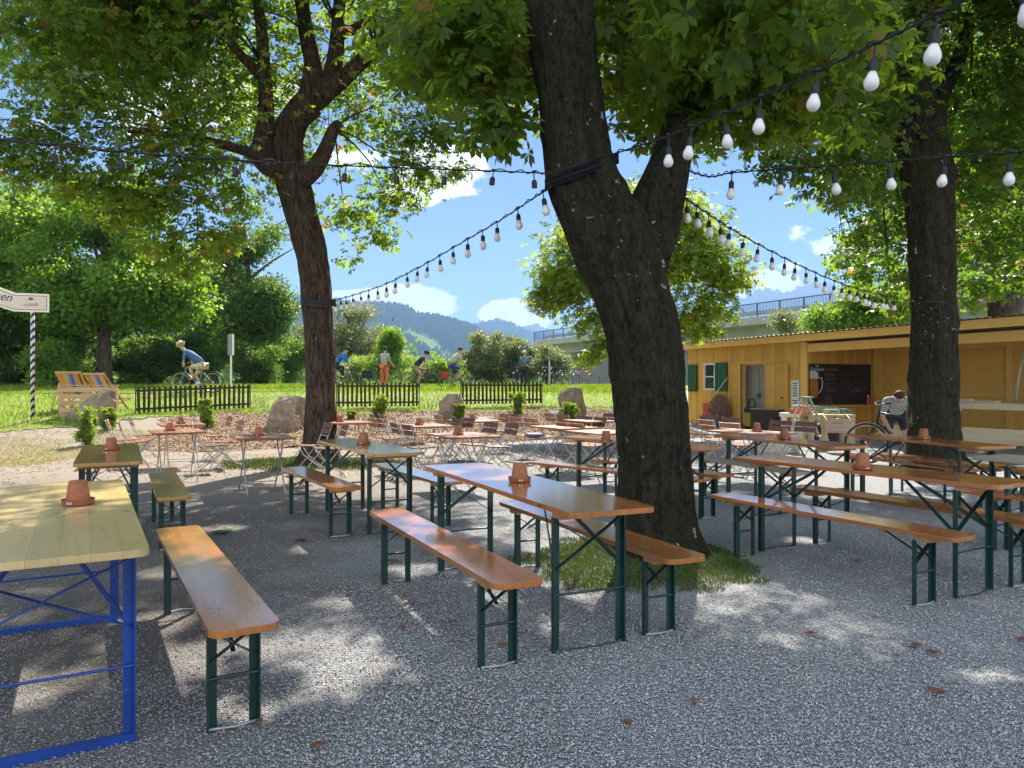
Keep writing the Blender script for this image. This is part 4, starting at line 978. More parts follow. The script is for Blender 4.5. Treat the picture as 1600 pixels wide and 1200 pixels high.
# wood far beyond the meadow, one mass
us = RNG.uniform(-200, 1000, 460)
cl = []
for u in us:
    Y = RNG.uniform(150, 330); h = RNG.uniform(5, 12)*(1 if u < 640 else .55); x = X(u, Y)
    cl.append((x, Y, 1.2+h*.5, h*.36, h*.36, h*.55, h*h))
P_, D_, ix = in_clumps(cl, 100000)
V_, Q_, per = simple(P_, D_, .9, .8, .1)
tag(big_mesh('far_wood', V_, Q_, M['leaf_d'], var=np.repeat(np.clip(.45+RNG.normal(size=len(cl))[ix]*.25, 0, .9), per)), kind='stuff')

# ---- box shrubs in the mulch bed
GBX = 'young shrubs planted in the mulch bed'
def small_shrub(label, u, v, hpx, wpx, seed):
    p = ground_px(u, v); Y = p.y; h = hpx/F*Y; w = wpx/F*Y/2
    t = thing('box_shrub', label, 'shrub', p, 0, GBX)
    mb = MB(); rg = random.Random(seed)
    for i in range(9):
        a = rg.random()*6.28; q = rg.uniform(.3,.9)
        mb.tube([(0,0,-.02),(math.cos(a)*w*.3*q,math.sin(a)*w*.3*q,h*.4),(math.cos(a)*w*.8*q,math.sin(a)*w*.8*q,h*.85)], [.008,.006,.002], 5)
    mb.build('stem', M['bark_s'], t)
    cl = []
    for i in range(46):
        a = rg.random()*6.28; z = rg.uniform(.10,1.05)*h; q = (.55+.5*z/h)*w*rg.uniform(.15,1.0)*(1-.5*max(0, z/h-.7))
        k_ = rg.uniform(.5,1.3); cl.append((math.cos(a)*q, math.sin(a)*q, z*.93, w*.2*k_, w*.2*k_, h*.11*k_, k_*k_))
    crown('foliage', t, cl, 4600, .05, M['leaf_b'], 'simple', asp=.55, hang=-.6, warm=.08, tone=.2)
for a in [('dense bright box shrub at the far left edge of the mulch',135,697,58,38,1),('pale box shrub just behind the dense one, before the leaning boulder',170,672,32,32,2),('upright shrub in front of the first fence',324,668,42,30,3),
          ('upright shrub in front of the second fence',592,655,38,26,4),('tuft of leaves left of the left chestnut trunk at the boulder',467,652,14,12,5),('grassy shrub at the foot of the boulder near the third fence',717,657,24,24,6),
          ('leafy shrub in front of the third fence',808,652,36,28,7),('leafy shrub at the foot of the upright boulder',890,660,28,30,8),('tiny weed below the second fence',549,655,10,14,9)]:
    small_shrub(*a)

# ------------------------------------------------------------------ text helper
def text_mesh(txt, size, m, name, parent, loc, rot, depth=.004, shear=0.0, align='CENTER', sx=1.0):
    cu = bpy.data.curves.new(name, 'FONT'); cu.body = txt; cu.size = size; cu.extrude = depth; cu.align_x = align; cu.shear = shear
    to = bpy.data.objects.new(name, cu); C.objects.link(to)
    dg = bpy.context.evaluated_depsgraph_get(); me = bpy.data.meshes.new_from_object(to.evaluated_get(dg))
    bpy.data.objects.remove(to); me.materials.clear(); me.materials.append(m)
    o = bpy.data.objects.new(name, me); C.objects.link(o); o.parent = parent; o.location = loc; o.rotation_euler = rot; o.scale = (sx,1,1)
    return o

# ------------------------------------------------------------------ yellow hut: local x along the front, y into the hut
PL = (6.02, 25.8)
HD = (.383, -.924)
hut = thing('wooden_hut', 'long yellow painted wooden hut with green shutters and an open bar side', 'hut', (PL[0], PL[1], 0), math.atan2(HD[1], HD[0]))
def tu(u):
    k = (u-800)/F; return (k*PL[1]-PL[0])/(HD[0]-k*HD[1])
def zv(t, v, n=0.0):
    Y = PL[1] + HD[1]*t + .383*n; return HC - (v-HZ)/F*Y
def hp(t, n, z):   # hut local -> world
    return Vector((PL[0]+HD[0]*t+.924*n, PL[1]+HD[1]*t+.383*n, z))
tD0, tD1 = tu(1157), tu(1196); tO = tu(1262); tP = tu(1252); TE = 13.6
zd = 2.02; WT = 2.62
wt = MB(); th = .06
w0, w1 = tu(1100), tu(1134); wz0, wz1 = zv(w0, 609.5), zv(w0, 568)
wt.bb((0,0,0),(w0,th,WT)).bb((w1,0,0),(tD0,th,WT)).bb((w0,0,0),(w1,th,wz0)).bb((w0,0,wz1),(w1,th,WT)).bb((tD1,0,0),(tP,th,WT)).bb((tD0,0,zd),(tD1,th,WT))
wt.build('front_wall', M['boards'], hut)
MB().bb((0,th,0),(.06,5,WT)).build('end_wall', M['boards'], hut)
MB().bb((tO-.06,th+.003,0),(tO,2.44,WT)).build('side_wall', M['boards'], hut)
bw = MB(); bw.bb((tO,2.44,0),(TE,2.5,WT)); bw.build('back_wall', M['yellow'], hut)
tr_ = MB()
def tb(u):      # parameter along the back wall (n = 2.44) for a picture column
    k = (u-800)/F; X0, Y0 = PL[0]+.924*2.44, PL[1]+.383*2.44; return (k*Y0-X0)/(HD[0]-k*HD[1])
def zb(t, v): return zv(t, v, 2.44)
for u0, u1 in ((1366,1381),(1573,1583)):
    tr_.bb((tb(u0),2.405,0),(tb(u1),2.437,WT-.02))
tr_.bb((tb(1381)+.003,2.41,2.30),(tb(1573)-.003,2.437,2.44)).bb((tb(1381)+.003,2.38,1.10),(tb(1573)-.003,2.437,1.15)).bb((tb(1583)+.003,2.41,2.30),(TE,2.437,2.44)).bb((tb(1583)+.003,2.38,1.10),(TE,2.437,1.15))
tr_.build('wall_trim', M['yellow_trim'], hut, bevel=.004)
pn = MB(); pn.bb((tb(1384),2.42,1.19),(tb(1470),2.436,2.26)).bb((tb(1474),2.42,1.19),(tb(1570),2.436,2.26)); pn.build('wall_panel', M['yellow'], hut, bevel=.003)
MB().bb((tP,-.03,0),(tO-.003,.10,WT)).build('post', M['yellow_trim'], hut, bevel=.004)
MB().bb((tO+.02,-.025,2.28),(TE,.08,2.50)).build('header_beam', M['yellow_trim'], hut, bevel=.004)
MB().bb((-.25,-.34,2.56),(TE,-.30,2.755)).build('fascia', M['yellow_trim'], hut, bevel=.004)
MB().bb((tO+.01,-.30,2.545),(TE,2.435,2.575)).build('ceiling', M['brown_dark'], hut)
for i in range(11):
    t_ = .35 + i*.52
    if t_ < tP-.1: MB().bb((t_,-.298,2.555),(t_+.07,-.002,2.66)).build('rafter', M['yellow_trim'], hut)
roof = MB(); nx_ = 300
V=[];Q=[]
for i in range(nx_+1):
    t_ = -.3 + (TE+.3)*i/nx_; zz = .014*math.sin(i*2*math.pi/4.0 + .4)
    V += [(t_,-.42,2.775+zz),(t_,5.2,2.86+zz)]
for i in range(nx_): Q.append((2*i,2*i+2,2*i+3,2*i+1))
roof.add(V,Q).build('roof', plain('corrugated_roof', (.16,.13,.10), .7, var=.4, scale=3), hut, True)
# window and shutters
fr = MB(); fw = .055
for a, b in (((w0,-.02,wz0),(w0+fw,.03,wz1)),((w1-fw,-.02,wz0),(w1,.03,wz1)),((w0+fw,-.02,wz0),(w1-fw,.03,wz0+fw)),((w0+fw,-.02,wz1-fw),(w1-fw,.03,wz1)),(((w0+w1)/2-.03,-.015,wz0+fw),((w0+w1)/2+.03,.025,wz1-fw)),((w0+fw,-.01,(wz0+wz1)/2-.02),((w0+w1)/2-.03,.02,(wz0+wz1)/2+.02)),(((w0+w1)/2+.03,-.01,(wz0+wz1)/2-.02),(w1-fw,.02,(wz0+wz1)/2+.02))): fr.bb(a, b)
wn = fr.build('window', M['white'], hut, bevel=.003)
MB().bb((w0+fw,.032,wz0+fw),(w1-fw,.038,wz1-fw)).build('pane', M['window_glass'], wn)
for i, (a, b) in enumerate(((tu(1077.5), tu(1091)), (tu(1119.5), tu(1138)))):
    sh = MB(); z0, z1 = zv(a, 611.5 if i == 0 else 611), zv(a, 570 if i == 0 else 567)
    n_ = 4
    for k in range(n_): sh.bb((a+(b-a)*k/n_+.003,-.075,z0),(a+(b-a)*(k+1)/n_-.003,-.045,z1))
    for zz in (z0+.1, z1-.14): sh.bb((a+.02,-.09,zz),(b-.02,-.076,zz+.06))
    so = sh.build('shutter', M['shutter'], hut, bevel=.003)
    hg = MB()
    for zz in (z0+.12, z1-.12): hg.bb((b-.02,-.10,zz-.012),(b+.14,-.091,zz+.012)) if i == 0 else hg.bb((a-.02,-.10,zz-.012),(a+.1,-.091,zz+.012))
    hg.build('hinge', M['black'], so)
# door opening with frame and the opened leaf
dfm = MB(); dfm.bb((tD0-.05,-.025,0),(tD0,.07,zd+.05)).bb((tD0,-.025,zd),(tD1,.07,zd+.05)).bb((tD1,-.025,0),(tD1+.05,.07,zd+.05)); dfm.build('door_frame', M['yellow_trim'], hut, bevel=.003)
dl = MB(); dl.bb((tD1+.06,-.075,.03),(tD1+.98,-.035,zd-.03)); dlo = dl.build('door', M['boards'], hut)
MB().lathe([(.02,0),(.025,.05),(.012,.06)],(tD1+.86,-.14,1.0),10,0,Matrix.Rotation(R(90),3,'X')).build('handle', M['black'], dlo)
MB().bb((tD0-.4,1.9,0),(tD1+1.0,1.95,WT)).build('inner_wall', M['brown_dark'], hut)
# things in and at the hut
def hthing(name, label, cat, t, n, z=0.0, rot=0.0, group=None): return thing(name, label, cat, hp(t, n, z), math.atan2(HD[1], HD[0]) + rot, group)
o = hthing('cabinet', 'tall grey metal cabinet just inside the open hut door', 'cabinet', (tD0+tD1)/2-.12, .62)
MB().bb((-.62,-.25,.06),(.62,.25,1.96)).build('body', M['locker'], o, bevel=.006)
for s in (-1, 1):
    d_ = MB().bb((.31*s-.30,-.27,.08),(.31*s+.30,-.252,1.94)).build('door', M['locker'], o, bevel=.003); MB().bb((.05*s-.012,-.29,.98),(.05*s+.012,-.271,1.12)).build('handle', M['black'], d_)
o = hthing('pressure_washer', 'black and yellow pressure washer standing in the hut doorway', 'cleaner', tD0+.26, .14)
MB().prism([(-.14,-.1),(.14,-.1),(.16,.1),(-.16,.1)], .10, .52).build('body', plain('washer_yellow',(.55,.42,.03),.45), o, bevel=.02)
MB().prism([(-.15,-.11),(.15,-.11),(.15,.11),(-.15,.11)], .525, .68).build('cover', M['black'], o, bevel=.02)
MB().tube([(-.15,.06,.4),(-.16,.08,.8),(-.08,.08,.94),(.08,.08,.94),(.16,.08,.8),(.15,.06,.4)], .018, 8).build('handle', M['black'], o, True)
for s in (-1,1): MB().lathe([(.02,-.03),(.10,-.03),(.11,0),(.10,.03),(.02,.03)],(s*.17,.05,.11),16,0,Matrix.Rotation(R(90),3,'Y')).build('wheel', M['rubber'], o)
ta = tu(1130)
o = hthing('round_tabletop', 'round slatted wooden tabletop leaning on the hut below the window', 'tabletop', ta, -.22)
rt = MB(); Rr = .53
for i in range(9):
    x0 = -Rr + 2*Rr*i/9 + .006; x1 = -Rr + 2*Rr*(i+1)/9 - .006; xm = max(abs(x0), abs(x1)); hh = math.sqrt(max(.0004, (Rr-.03)**2 - min(xm, Rr-.035)**2))
    rt.box((( x0+x1)/2, .06, Rr+.02),(x1-x0,.025,2*hh),None)
rt.build('slats', M['chair_dark'], o, bevel=.003)
MB().torus((0,.06,Rr+.02), Rr-.02, .022, 40, 8).build('rim', M['chair_dark'], o, True)
o.rotation_euler[0] = 0
ts_ = tu(1128)
o = hthing('shovel', 'pinkish red plastic shovel leaning upside down on the hut wall', 'shovel', ts_, -.62)
MB().bar((.02,0,.70),(.55,.42,1.62),.03,.03).build('handle', M['galv'], o)
MB().prism([(-.14,-.015),(.12,-.03),(.12,.01),(-.14,.01)], .40, .80).build('blade', M['red'], o, bevel=.008)
# menu board on the side wall
mo = hthing('menu_board', 'dark menu board with a beer mug picture on the inner hut wall', 'menu board', tO+.012, 0)
def zs(n, v): return HC - (v-HZ)/F*(PL[1]+HD[1]*tO+.383*n)
n0, n1 = .02, 2.30
mz1, mz0 = zs(1.2, 569), zs(1.2, 632)
MB().bb((0,n0,mz0),(.025,n1,mz1)).build('panel', M['board_dark'], mo, bevel=.003)
RX = (R(90), 0, R(90))
text_mesh('Dorfwirt', .15, M['menu_white'], 'lettering', mo, (.029,n0+.04,mz1-.20), RX, .002, 0, 'LEFT', .9)
text_mesh('DER', .075, M['menu_white'], 'lettering', mo, (.029,n0+.22,mz1-.085), RX, .002, 0, 'LEFT', .9)
text_mesh('GETRÄNKE', .095, M['menu_orange'], 'lettering', mo, (.029,n0+.56,mz1-.19), RX, .002, 0, 'LEFT', .95)
rg = random.Random(5)
ln = MB()
for k in range(16):
    zz = mz1-.28-.055*k; L = rg.uniform(.18,.40)
    if k in (4, 10): continue
    ln.bb((.0255,n0+.56,zz),(.0275,n0+.56+L,zz+.018))
for cx_ in (1.15,1.28,1.42,1.62,1.75,1.9,2.05):
    for k in range(12):
        if rg.random() < .6: ln.bb((.0255,n0+cx_,mz1-.28-.055*k),(.0275,n0+cx_+rg.uniform(.03,.08),mz1-.266-.055*k))
ln.build('price_lines', M['menu_dim'], mo)
sl = MB()
for k in range(2):
    sl.bar((.0265,1.55-.04*k,mz0+.42-.07*k),(.0265,2.16-.02*k,mz0+.49-.07*k),.002,.028,up=(1,0,0))
sl.build('slogan', M['menu_white'], mo)
mug = MB(); mug.prism([(n0+.02,mz0+.20),(n0+.28,mz0+.20),(n0+.31,mz0+.42),(n0+.30,mz0+.72),(n0+.02,mz0+.72)], .026, .030, Matrix(((0,0,1),(1,0,0),(0,1,0)))); mug.build('mug_picture', M['beer'], mo)
MB().prism([(n0+.02,mz0+.723),(n0+.31,mz0+.723),(n0+.32,mz0+.86),(n0+.24,mz0+.93),(n0+.02,mz0+.94)], .026, .031, Matrix(((0,0,1),(1,0,0),(0,1,0)))).build('foam_picture', M['menu_white'], mo)
MB().tube([(.030,n0+.31,mz0+.75),(.030,n0+.44,mz0+.74),(.030,n0+.47,mz0+.62),(.030,n0+.45,mz0+.44),(.030,n0+.33,mz0+.32)], .013, 6).build('mug_handle_picture', M['menu_white'], mo)
o = hthing('bottle', 'red sauce bottle standing on the ledge at the menu board corner', 'bottle', tO+.12, 2.10, mz0-.03)
MB().lathe([(.05,0),(.055,.02),(.055,.15),(.03,.21),(.028,.23)],(0,0,0),12).build('body', M['red'], o, True)
MB().lathe([(.03,.231),(.026,.26),(.01,.30)],(0,0,0),10).build('cap', M['white'], o, True)
MB().bb((tO+.003,.12,mz0-.06),(tO+.22,2.40,mz0-.03)).build('ledge', M['yellow_trim'], hut, bevel=.003)
po = hthing('poster', 'narrow white paper notice on the hut front beside the post', 'poster', tu(1243), -.012)
pz0, pz1 = zv(tu(1243), 642), zv(tu(1243), 594)
MB().bb((-.15,-.006,pz0),(.15,0,pz1)).build('sheet', M['white'], po)
pl_ = MB()
for k in range(11):
    if k == 6: continue
    L = rg.uniform(.05,.11); zz = pz1-.10-.07*k; pl_.bb((-L,-.0085,zz),(L,-.0065,zz+.03))
pl_.build('text_lines', M['ink'], po)
# bar counter of raw boards
co = hthing('bar_counter', 'raw pale board counter along the open side of the hut', 'counter', tu(1530), -.05)
MB().bb((-2.2,-.02,.86),(3.8,.04,1.00)).build('front_board', M['wood_raw'], co, bevel=.003)
MB().bb((-2.2,.043,.965),(3.8,.55,1.0)).build('top', M['wood_grey'], co, bevel=.003)
for x_ in (-2.0, .9, 3.2): MB().bb((x_,.12,0),(x_+.09,.20,.962)).build('leg', M['wood_raw'], co)
o = hthing('plank', 'loose plank lying on the raw board counter', 'plank', tu(1512), .25, 1.003)
MB().bb((-1.0,-.09,0),(.5,.09,.035)).build('board', M['wood_raw'], o, bevel=.003); 
MB().bb((-.9,-.06,.036),(-.1,.10,.06)).build('offcut', M['wood_raw'], o, bevel=.003)
o = hthing('plank_bench', 'pale raw plank bench in front of the hut counter', 'bench', tu(1540), -.95)
MB().bb((-1.9,-.02,.22),(3.4,.02,.46)).build('front_board', M['wood_raw'], o, bevel=.003)
MB().bb((.2,-.024,.40),(3.4,-.0205,.52)).build('upper_board', M['wood_raw'], o, bevel=.001)
MB().bb((-1.9,.023,.43),(3.4,.32,.46)).build('seat', M['wood_raw'], o, bevel=.003)
for x_ in (-1.7, .4, 2.8): MB().bb((x_,.08,0),(x_+.08,.24,.427)).build('leg', M['wood_raw'], o)
o = hthing('iron_bar', 'grey bar leaning between plank bench and counter', 'bar', tu(1516), -.85)
MB().tube([(0,-.15,0),(.02,.3,.55),(.03,.62,.98)], .014, 8).build('rod', M['galv'], o); MB().box((0,-.15,.03),(.06,.04,.06)).build('foot', M['galv'], o)
o = hthing('roller_pole', 'white tube leaning on the hut back wall right of the trunk', 'pole', tu(1490), 1.2)
MB().tube([(0,.9,1.25),(0,1.0,1.7),(.02,1.15,2.15)], .022, 8).build('tube', M['white'], o, True); MB().tube([(0,.86,1.02),(0,.9,1.25)], .03, 8).build('tip', M['galv'], o)
# work table with tools
wkY = 17.6
wp = Vector((X(1292, wkY), wkY, 0)); WR = R(-3)
wk = thing('work_table', 'rough wooden work table with stout legs before the hut', 'table', wp, WR)
MB().bb((-.52,-.36,.66),(.52,.36,.70)).build('tabletop', M['pallet'], wk, bevel=.004)
MB().bb((-.50,-.34,.56),(.50,-.31,.657)).bb((-.50,.31,.56),(.50,.34,.657)).build('apron', M['wood_batten'], wk)
for sx in (-1,1):
    for sy in (-1,1): MB().bb((sx*.46-.05,sy*.30-.05,0),(sx*.46+.05,sy*.30+.05,.657)).build('leg', M['pallet'], wk, bevel=.004)
def onwk(u, dz=0, dy=0): return (X(u, wkY+dy), wkY+dy, .702+dz)
o = thing('toolbox', 'open orange red plastic tool tray on the left end of the work table', 'toolbox', onwk(1252), WR)
MB().prism([(-.22,-.13),(.22,-.13),(.22,.13),(-.22,.13)], 0, .012).bb((-.24,-.15,.012),(.24,-.13,.13)).bb((-.24,.13,.012),(.24,.15,.13)).bb((-.24,-.128,.012),(-.22,.128,.13)).bb((.22,-.128,.012),(.24,.128,.13)).build('tray', M['orange_pl'], o)
MB().tube([(-.2,0,.1),(-.2,0,.2),(.2,0,.2),(.2,0,.1)], .012, 6).build('handle', M['white'], o)
MB().bb((.02,-.1,.015),(.18,.1,.17)).build('contents', M['red'], o)
o = thing('case', 'pale green tool case on the middle of the work table', 'case', onwk(1299, 0, .05), WR)
MB().bb((-.16,-.11,0),(.16,.11,.11)).build('body', M['green_pale'], o, bevel=.012); MB().tube([(-.06,-.12,.04),(-.06,-.14,.07),(.06,-.14,.07),(.06,-.12,.04)], .008, 6).build('handle', M['black'], o)
o = thing('case', 'small green tool case at the right end of the work table', 'case', onwk(1321, 0, .05), WR)
MB().bb((-.13,-.10,0),(.13,.10,.12)).build('body', plain('case_green',(.12,.22,.12),.5), o, bevel=.012); MB().bb((-.03,-.112,.05),(.03,-.101,.08)).build('latch', M['black'], o)
o = thing('machine_case', 'big grey green machine case behind the work table cases', 'case', (X(1288,18.6), 18.6, 0), WR)
MB().bb((-.30,-.2,.56),(.30,.2,.86)).build('body', plain('case_greygreen',(.23,.27,.19),.5), o, bevel=.02); MB().bb((-.28,-.18,0),(.28,.18,.555)).build('stand', M['brown_dark'], o); MB().tube([(-.12,0,.86),(-.12,0,.93),(.12,0,.93),(.12,0,.86)], .014, 6).build('handle', M['black'], o)
o = thing('step_ladder', 'pale green wooden step ladder standing open by the work table', 'ladder', (X(1268,16.6), 16.6, 0), R(0))
for s in (-1,1):
    MB().bar((.34, s*.22, 0),(-.10, s*.14, 1.10),.028,.075,up=(0,1,0)).build('rail', M['green_pale'], o)
    MB().bar((-.62, s*.20, 0),(-.16, s*.13, 1.08),.02,.05,up=(0,1,0)).build('strut', M['green_pale'], o)
for k in range(3):
    f = .22+.24*k; MB().bb((.34-.44*f-.08,-.18,1.10*f),(.34-.44*f+.05,.18,1.10*f+.022)).build('step', M['green_pale'], o)
MB().bb((-.22,-.16,1.10),(-.02,.16,1.125)).build('top_step', M['green_pale'], o)
o = thing('crate', 'wooden crate full of tools on the ground right of the work table', 'crate', (X(1306,15.6), 15.6, 0), R(-4))
cb = MB()
for k in range(3): cb.bb((-.22,-.16,.42+.09*k),(.22,-.145,.50+.09*k)); cb.bb((-.22,.145,.42+.09*k),(.22,.16,.50+.09*k))
cb.bb((-.22,-.144,.40),(.22,.144,.42)); cb.build('slats', M['wood_grey'], o)
for s in (-1,1): MB().prism([(-.16,0),(.16,0),(.16,.70),(.10,.78),(-.10,.70),(-.16,.66)], -.012, .012, Matrix.Translation((s*.235,0,0)).to_3x3() if False else Matrix(((0,0,1),(1,0,0),(0,1,0)))).build('end_board', M['pallet'], o).location = (s*.235,0,0)
ct = MB()
for k in range(14): ct.tube([(rg.uniform(-.18,.18), rg.uniform(-.1,.1), .43),(rg.uniform(-.2,.2), rg.uniform(-.12,.12), rg.uniform(.55,.72))], rg.uniform(.012,.03), 6)
ct.build('tools', M['brown_dark'], o)
o = thing('box', 'dark brown box standing against the hut right of the door', 'box', hp(tu(1211), -.30, 0), math.atan2(HD[1],HD[0]))
MB().bb((-.45,-.2,0),(.45,.2,.66)).build('body', M['brown_dark'], o, bevel=.01); MB().bb((-.48,-.23,.662),(.48,.23,.69)).build('lid', M['wood_grey'], o, bevel=.004)
o = thing('bench_stand', 'white painted stand left of the work table', 'stand', (X(1238,18.4), 18.4, 0), R(-3))
MB().bb((-.26,-.2,.60),(.26,.2,.70)).build('top', M['white'], o, bevel=.006)
for sx in (-1,1): MB().bb((sx*.20-.025,-.16,0),(sx*.20+.025,.16,.597)).build('leg', M['white'], o)
def sack(label, u, v, w, h, m_, seed):
    p = ground_px(u, v); t = thing('sack', label, 'sack', p, 0)
    bm = bmesh.new(); bmesh.ops.create_icosphere(bm, subdivisions=4, radius=1)
    for q in bm.verts:
        n_ = mnoise.fractal(q.co*1.8+Vector((seed,0,0)), 1, 2, 4)*.35
        q.co = Vector((q.co.x*w*(1+n_), q.co.y*w*.7*(1+n_), max(0, (q.co.z+.75)*h*.57*(1+n_*.6))))
    me = bpy.data.meshes.new('body'); bm.to_mesh(me); bm.free(); me.materials.append(M[m_]); me.polygons.foreach_set('use_smooth',[True]*len(me.polygons))
    b = bpy.data.objects.new('body', me); C.objects.link(b); b.parent = t
    MB().tube([(0,0,h*.95),(.02,0,h*1.02),(.06,0,h*1.08)], [.05,.03,.05], 8).build('neck', M[m_], t, True)
sack('pale cloth heap on the ground under the chairs by the dark box', 1205, 716, .30, .42, 'cl_sack', 2.0)
sack('grey canvas sack hanging beside the white stand', 1240, 708, .17, .62, 'cl_sack', 5.0)

# ------------------------------------------------------------------ bridge behind
BD = Vector((-.445, .895, 0)); BN = Vector((.895, .445, 0)); BP = Vector((25.0, 50.9, 0))
br = thing('road_bridge', 'concrete road bridge with blue railing crossing behind hut and trees', 'bridge', BP, math.atan2(BD.y, BD.x))
# local x along the bridge away to the left, local -y is away from camera side
side = 1 if (Matrix.Rotation(math.atan2(BD.y,BD.x),3,'Z') @ Vector((0,1,0))).dot(Vector((0,-1,0))) > 0 else -1
def bb_(mb, x0, x1, d0, d1, z0, z1): return mb.bb((x0, side*(-d0), z0), (x1, side*(-d1), z1))   # d = distance behind the near edge
BL, BRt = 50, -22
mb = MB(); bb_(mb, BRt, BL, 0, .35, 6.20, 6.86); mb.build('kerb_beam', M['concrete'], br, bevel=.03)
mb = MB(); bb_(mb, BRt, BL, .353, 11, 6.35, 6.70); mb.build('deck', M['concrete'], br)
mb = MB(); bb_(mb, BRt, BL, 1.4, 9, 5.15, 6.345); mb.build('girder', M['concrete'], br)
mb = MB(); bb_(mb, BRt, BL, 0.12, .18, 7.92, 8.0); bb_(mb, BRt, BL, .13, .17, 7.00, 7.05); mb.build('handrail', M['railing'], br)
x_ = BRt
while x_ < BL:
    mb = MB(); bb_(mb, x_, x_+.09, .10, .20, 6.863, 7.97); mb.build('railing_post', M['railing'], br); x_ += 2.4
mb = MB(); x_ = BRt
while x_ < BL:
    bb_(mb, x_, x_+.022, .14, .165, 7.05, 7.92); x_ += .16
mb.build('railing_bars', M['railing'], br)
mb = MB(); bb_(mb, BRt, BL, 1.6, 1.75, 7.25, 7.55); 
mb.build('guard_rail', M['galv'], br)
x_ = BRt
while x_ < BL:
    mb = MB(); bb_(mb, x_, x_+.12, 1.76, 1.86, 6.703, 7.5); mb.build('guard_post', M['galv'], br); x_ += 2.4
ab = thing('retaining_wall', 'grey panelled wall with a strip of small windows under the bridge', 'wall', BP, math.atan2(BD.y, BD.x))
mb = MB(); bb_(mb, -2, 44, 1.9, 2.4, .9, 5.12); mb.build('wall_panel', M['concrete_d'], ab)
mb = MB(); bb_(mb, 2, 34, 1.84, 1.897, 4.15, 4.62); mb.build('window_strip', M['window_glass'], ab)
mb = MB(); x_ = 2.0
while x_ < 34: bb_(mb, x_, x_+.14, 1.80, 1.839, 4.12, 4.65); x_ += 1.7
mb.build('mullions', M['concrete'], ab)
mb = MB(); x_ = -2
while x_ < 44: bb_(mb, x_, x_+.04, 1.875, 1.898, .9, 4.1); x_ += .5
mb.build('wall_ribs', M['concrete_d'], ab)
for x_ in (12.5, 27.5): mb = MB(); bb_(mb, x_, x_+.7, 1.55, 1.83, .9, 5.12); mb.build('pilaster', M['concrete'], ab, bevel=.02)

# ------------------------------------------------------------------ signpost at the left
p = ground_px(51, 660); Ys = p.y
sg = thing('signpost', 'striped blue and white pole carrying a cream wooden name board', 'sign', p, 0)
def sp(u, v): q = at(u, v, Ys); return (q.x-p.x, q.z-p.z)
ztop = sp(51, 487)[1]
m, nt = mat('striped_pole')
tcn = nt.nodes.new('ShaderNodeTexCoord'); sx_ = N(nt, 'ShaderNodeSeparateXYZ', {0: tcn.outputs['Object']})
a_ = N(nt, 'ShaderNodeMath', {0: sx_.outputs[0], 1: -1.3, 2: sx_.outputs[2]}, operation='MULTIPLY_ADD')
d_ = N(nt, 'ShaderNodeMath', {0: a_.outputs[0], 1: .185}, operation='DIVIDE'); f_ = N(nt, 'ShaderNodeMath', {0: d_.outputs[0]}, operation='FRACT')
b_ = N(nt, 'ShaderNodeBsdfPrincipled', {'Base Color': ramp(nt, f_.outputs[0], [(0,(.70,.64,.58)),(.52,(.015,.012,.09))], 'CONSTANT'), 'Roughness': .5}); out(nt, b_.outputs[0]); M['pole'] = m
MB().lathe([(.046,-.1),(.046,ztop),(.04,ztop+.01)], (0,0,0), 20).build('pole', M['pole'], sg, True)
outl = [(79,460),(79,488.5),(24,487),(-3,478),(-60,470),(-160,500),(-160,420),(-60,440),(0,448.5),(26,458)]
def plate(pts, y0, y1, mt, nm):
    q = [sp(*a) for a in pts]
    return MB().prism(q, y0, y1, Matrix(((1,0,0),(0,0,1),(0,1,0)))).build(nm, mt, sg)
plate(outl, -.075, -.05, M['sign_edge'], 'board')
inn = [(76.5,463),(76.5,485.5),(24.5,484),(-3,475),(-60,467),(-150,494),(-150,427),(-60,443.5),(0,452),(25.5,461.5)]
plate(inn, -.079, -.076, M['ink_brown'], 'border')
inn2 = [(75.7,464),(75.7,484.6),(25,483.2),(-3,474),(-60,466),(-149,492),(-149,429),(-60,444.5),(0,453),(25,462.4)]
plate(inn2, -.082, -.080, M['sign'], 'face')
q = sp(21, 472); text_mesh('hen', .30, M['ink'], 'lettering', sg, (q[0], -.0835, q[1]), (R(90), R(9), 0), .001, .35, 'RIGHT', 1.0)
q = sp(51.5, 478.5); text_mesh('ALLGAUER', .088, M['ink_brown'], 'lettering', sg, (q[0], -.0835, q[1]), (R(90), 0, 0), .001, 0, 'CENTER', .85)
cr_ = MB(); q = sp(51.5, 468)
for dx, dz, w, h in ((0,0,.05,.06),(-.045,.005,.03,.05),(.045,.005,.03,.05),(0,.04,.03,.02),(-.12,-.01,.04,.008),(.12,-.01,.04,.008)): cr_.bb((q[0]+dx-w/2,-.0845,q[1]+dz-h/2),(q[0]+dx+w/2,-.083,q[1]+dz+h/2))
cr_.build('crest', M['ink_brown'], sg)
# small white sign on the path
Y_ = 27.5; b0 = Vector((X(361,Y_), Y_, g(X(361,Y_),Y_)))
o = thing('sign_post', 'small white post with a narrow rectangular sign beside the cyclist', 'sign', b0, 0)
MB().lathe([(.035,0),(.035,1.75)], (0,0,0), 12).build('post', M['white'], o)
zt_ = at(361,522,Y_).z-b0.z; zb_ = at(361,555,Y_).z-b0.z
MB().box((-.02,-.06,(zt_+zb_)/2),(.15,.02,zt_-zb_),Matrix.Rotation(R(20),3,'Z')).build('panel', M['concrete_d'], o, bevel=.003)
MB().box((.08,-.02,(zt_+zb_)/2),(.05,.07,zt_-zb_)).build('panel_edge', M['white'], o, bevel=.003)

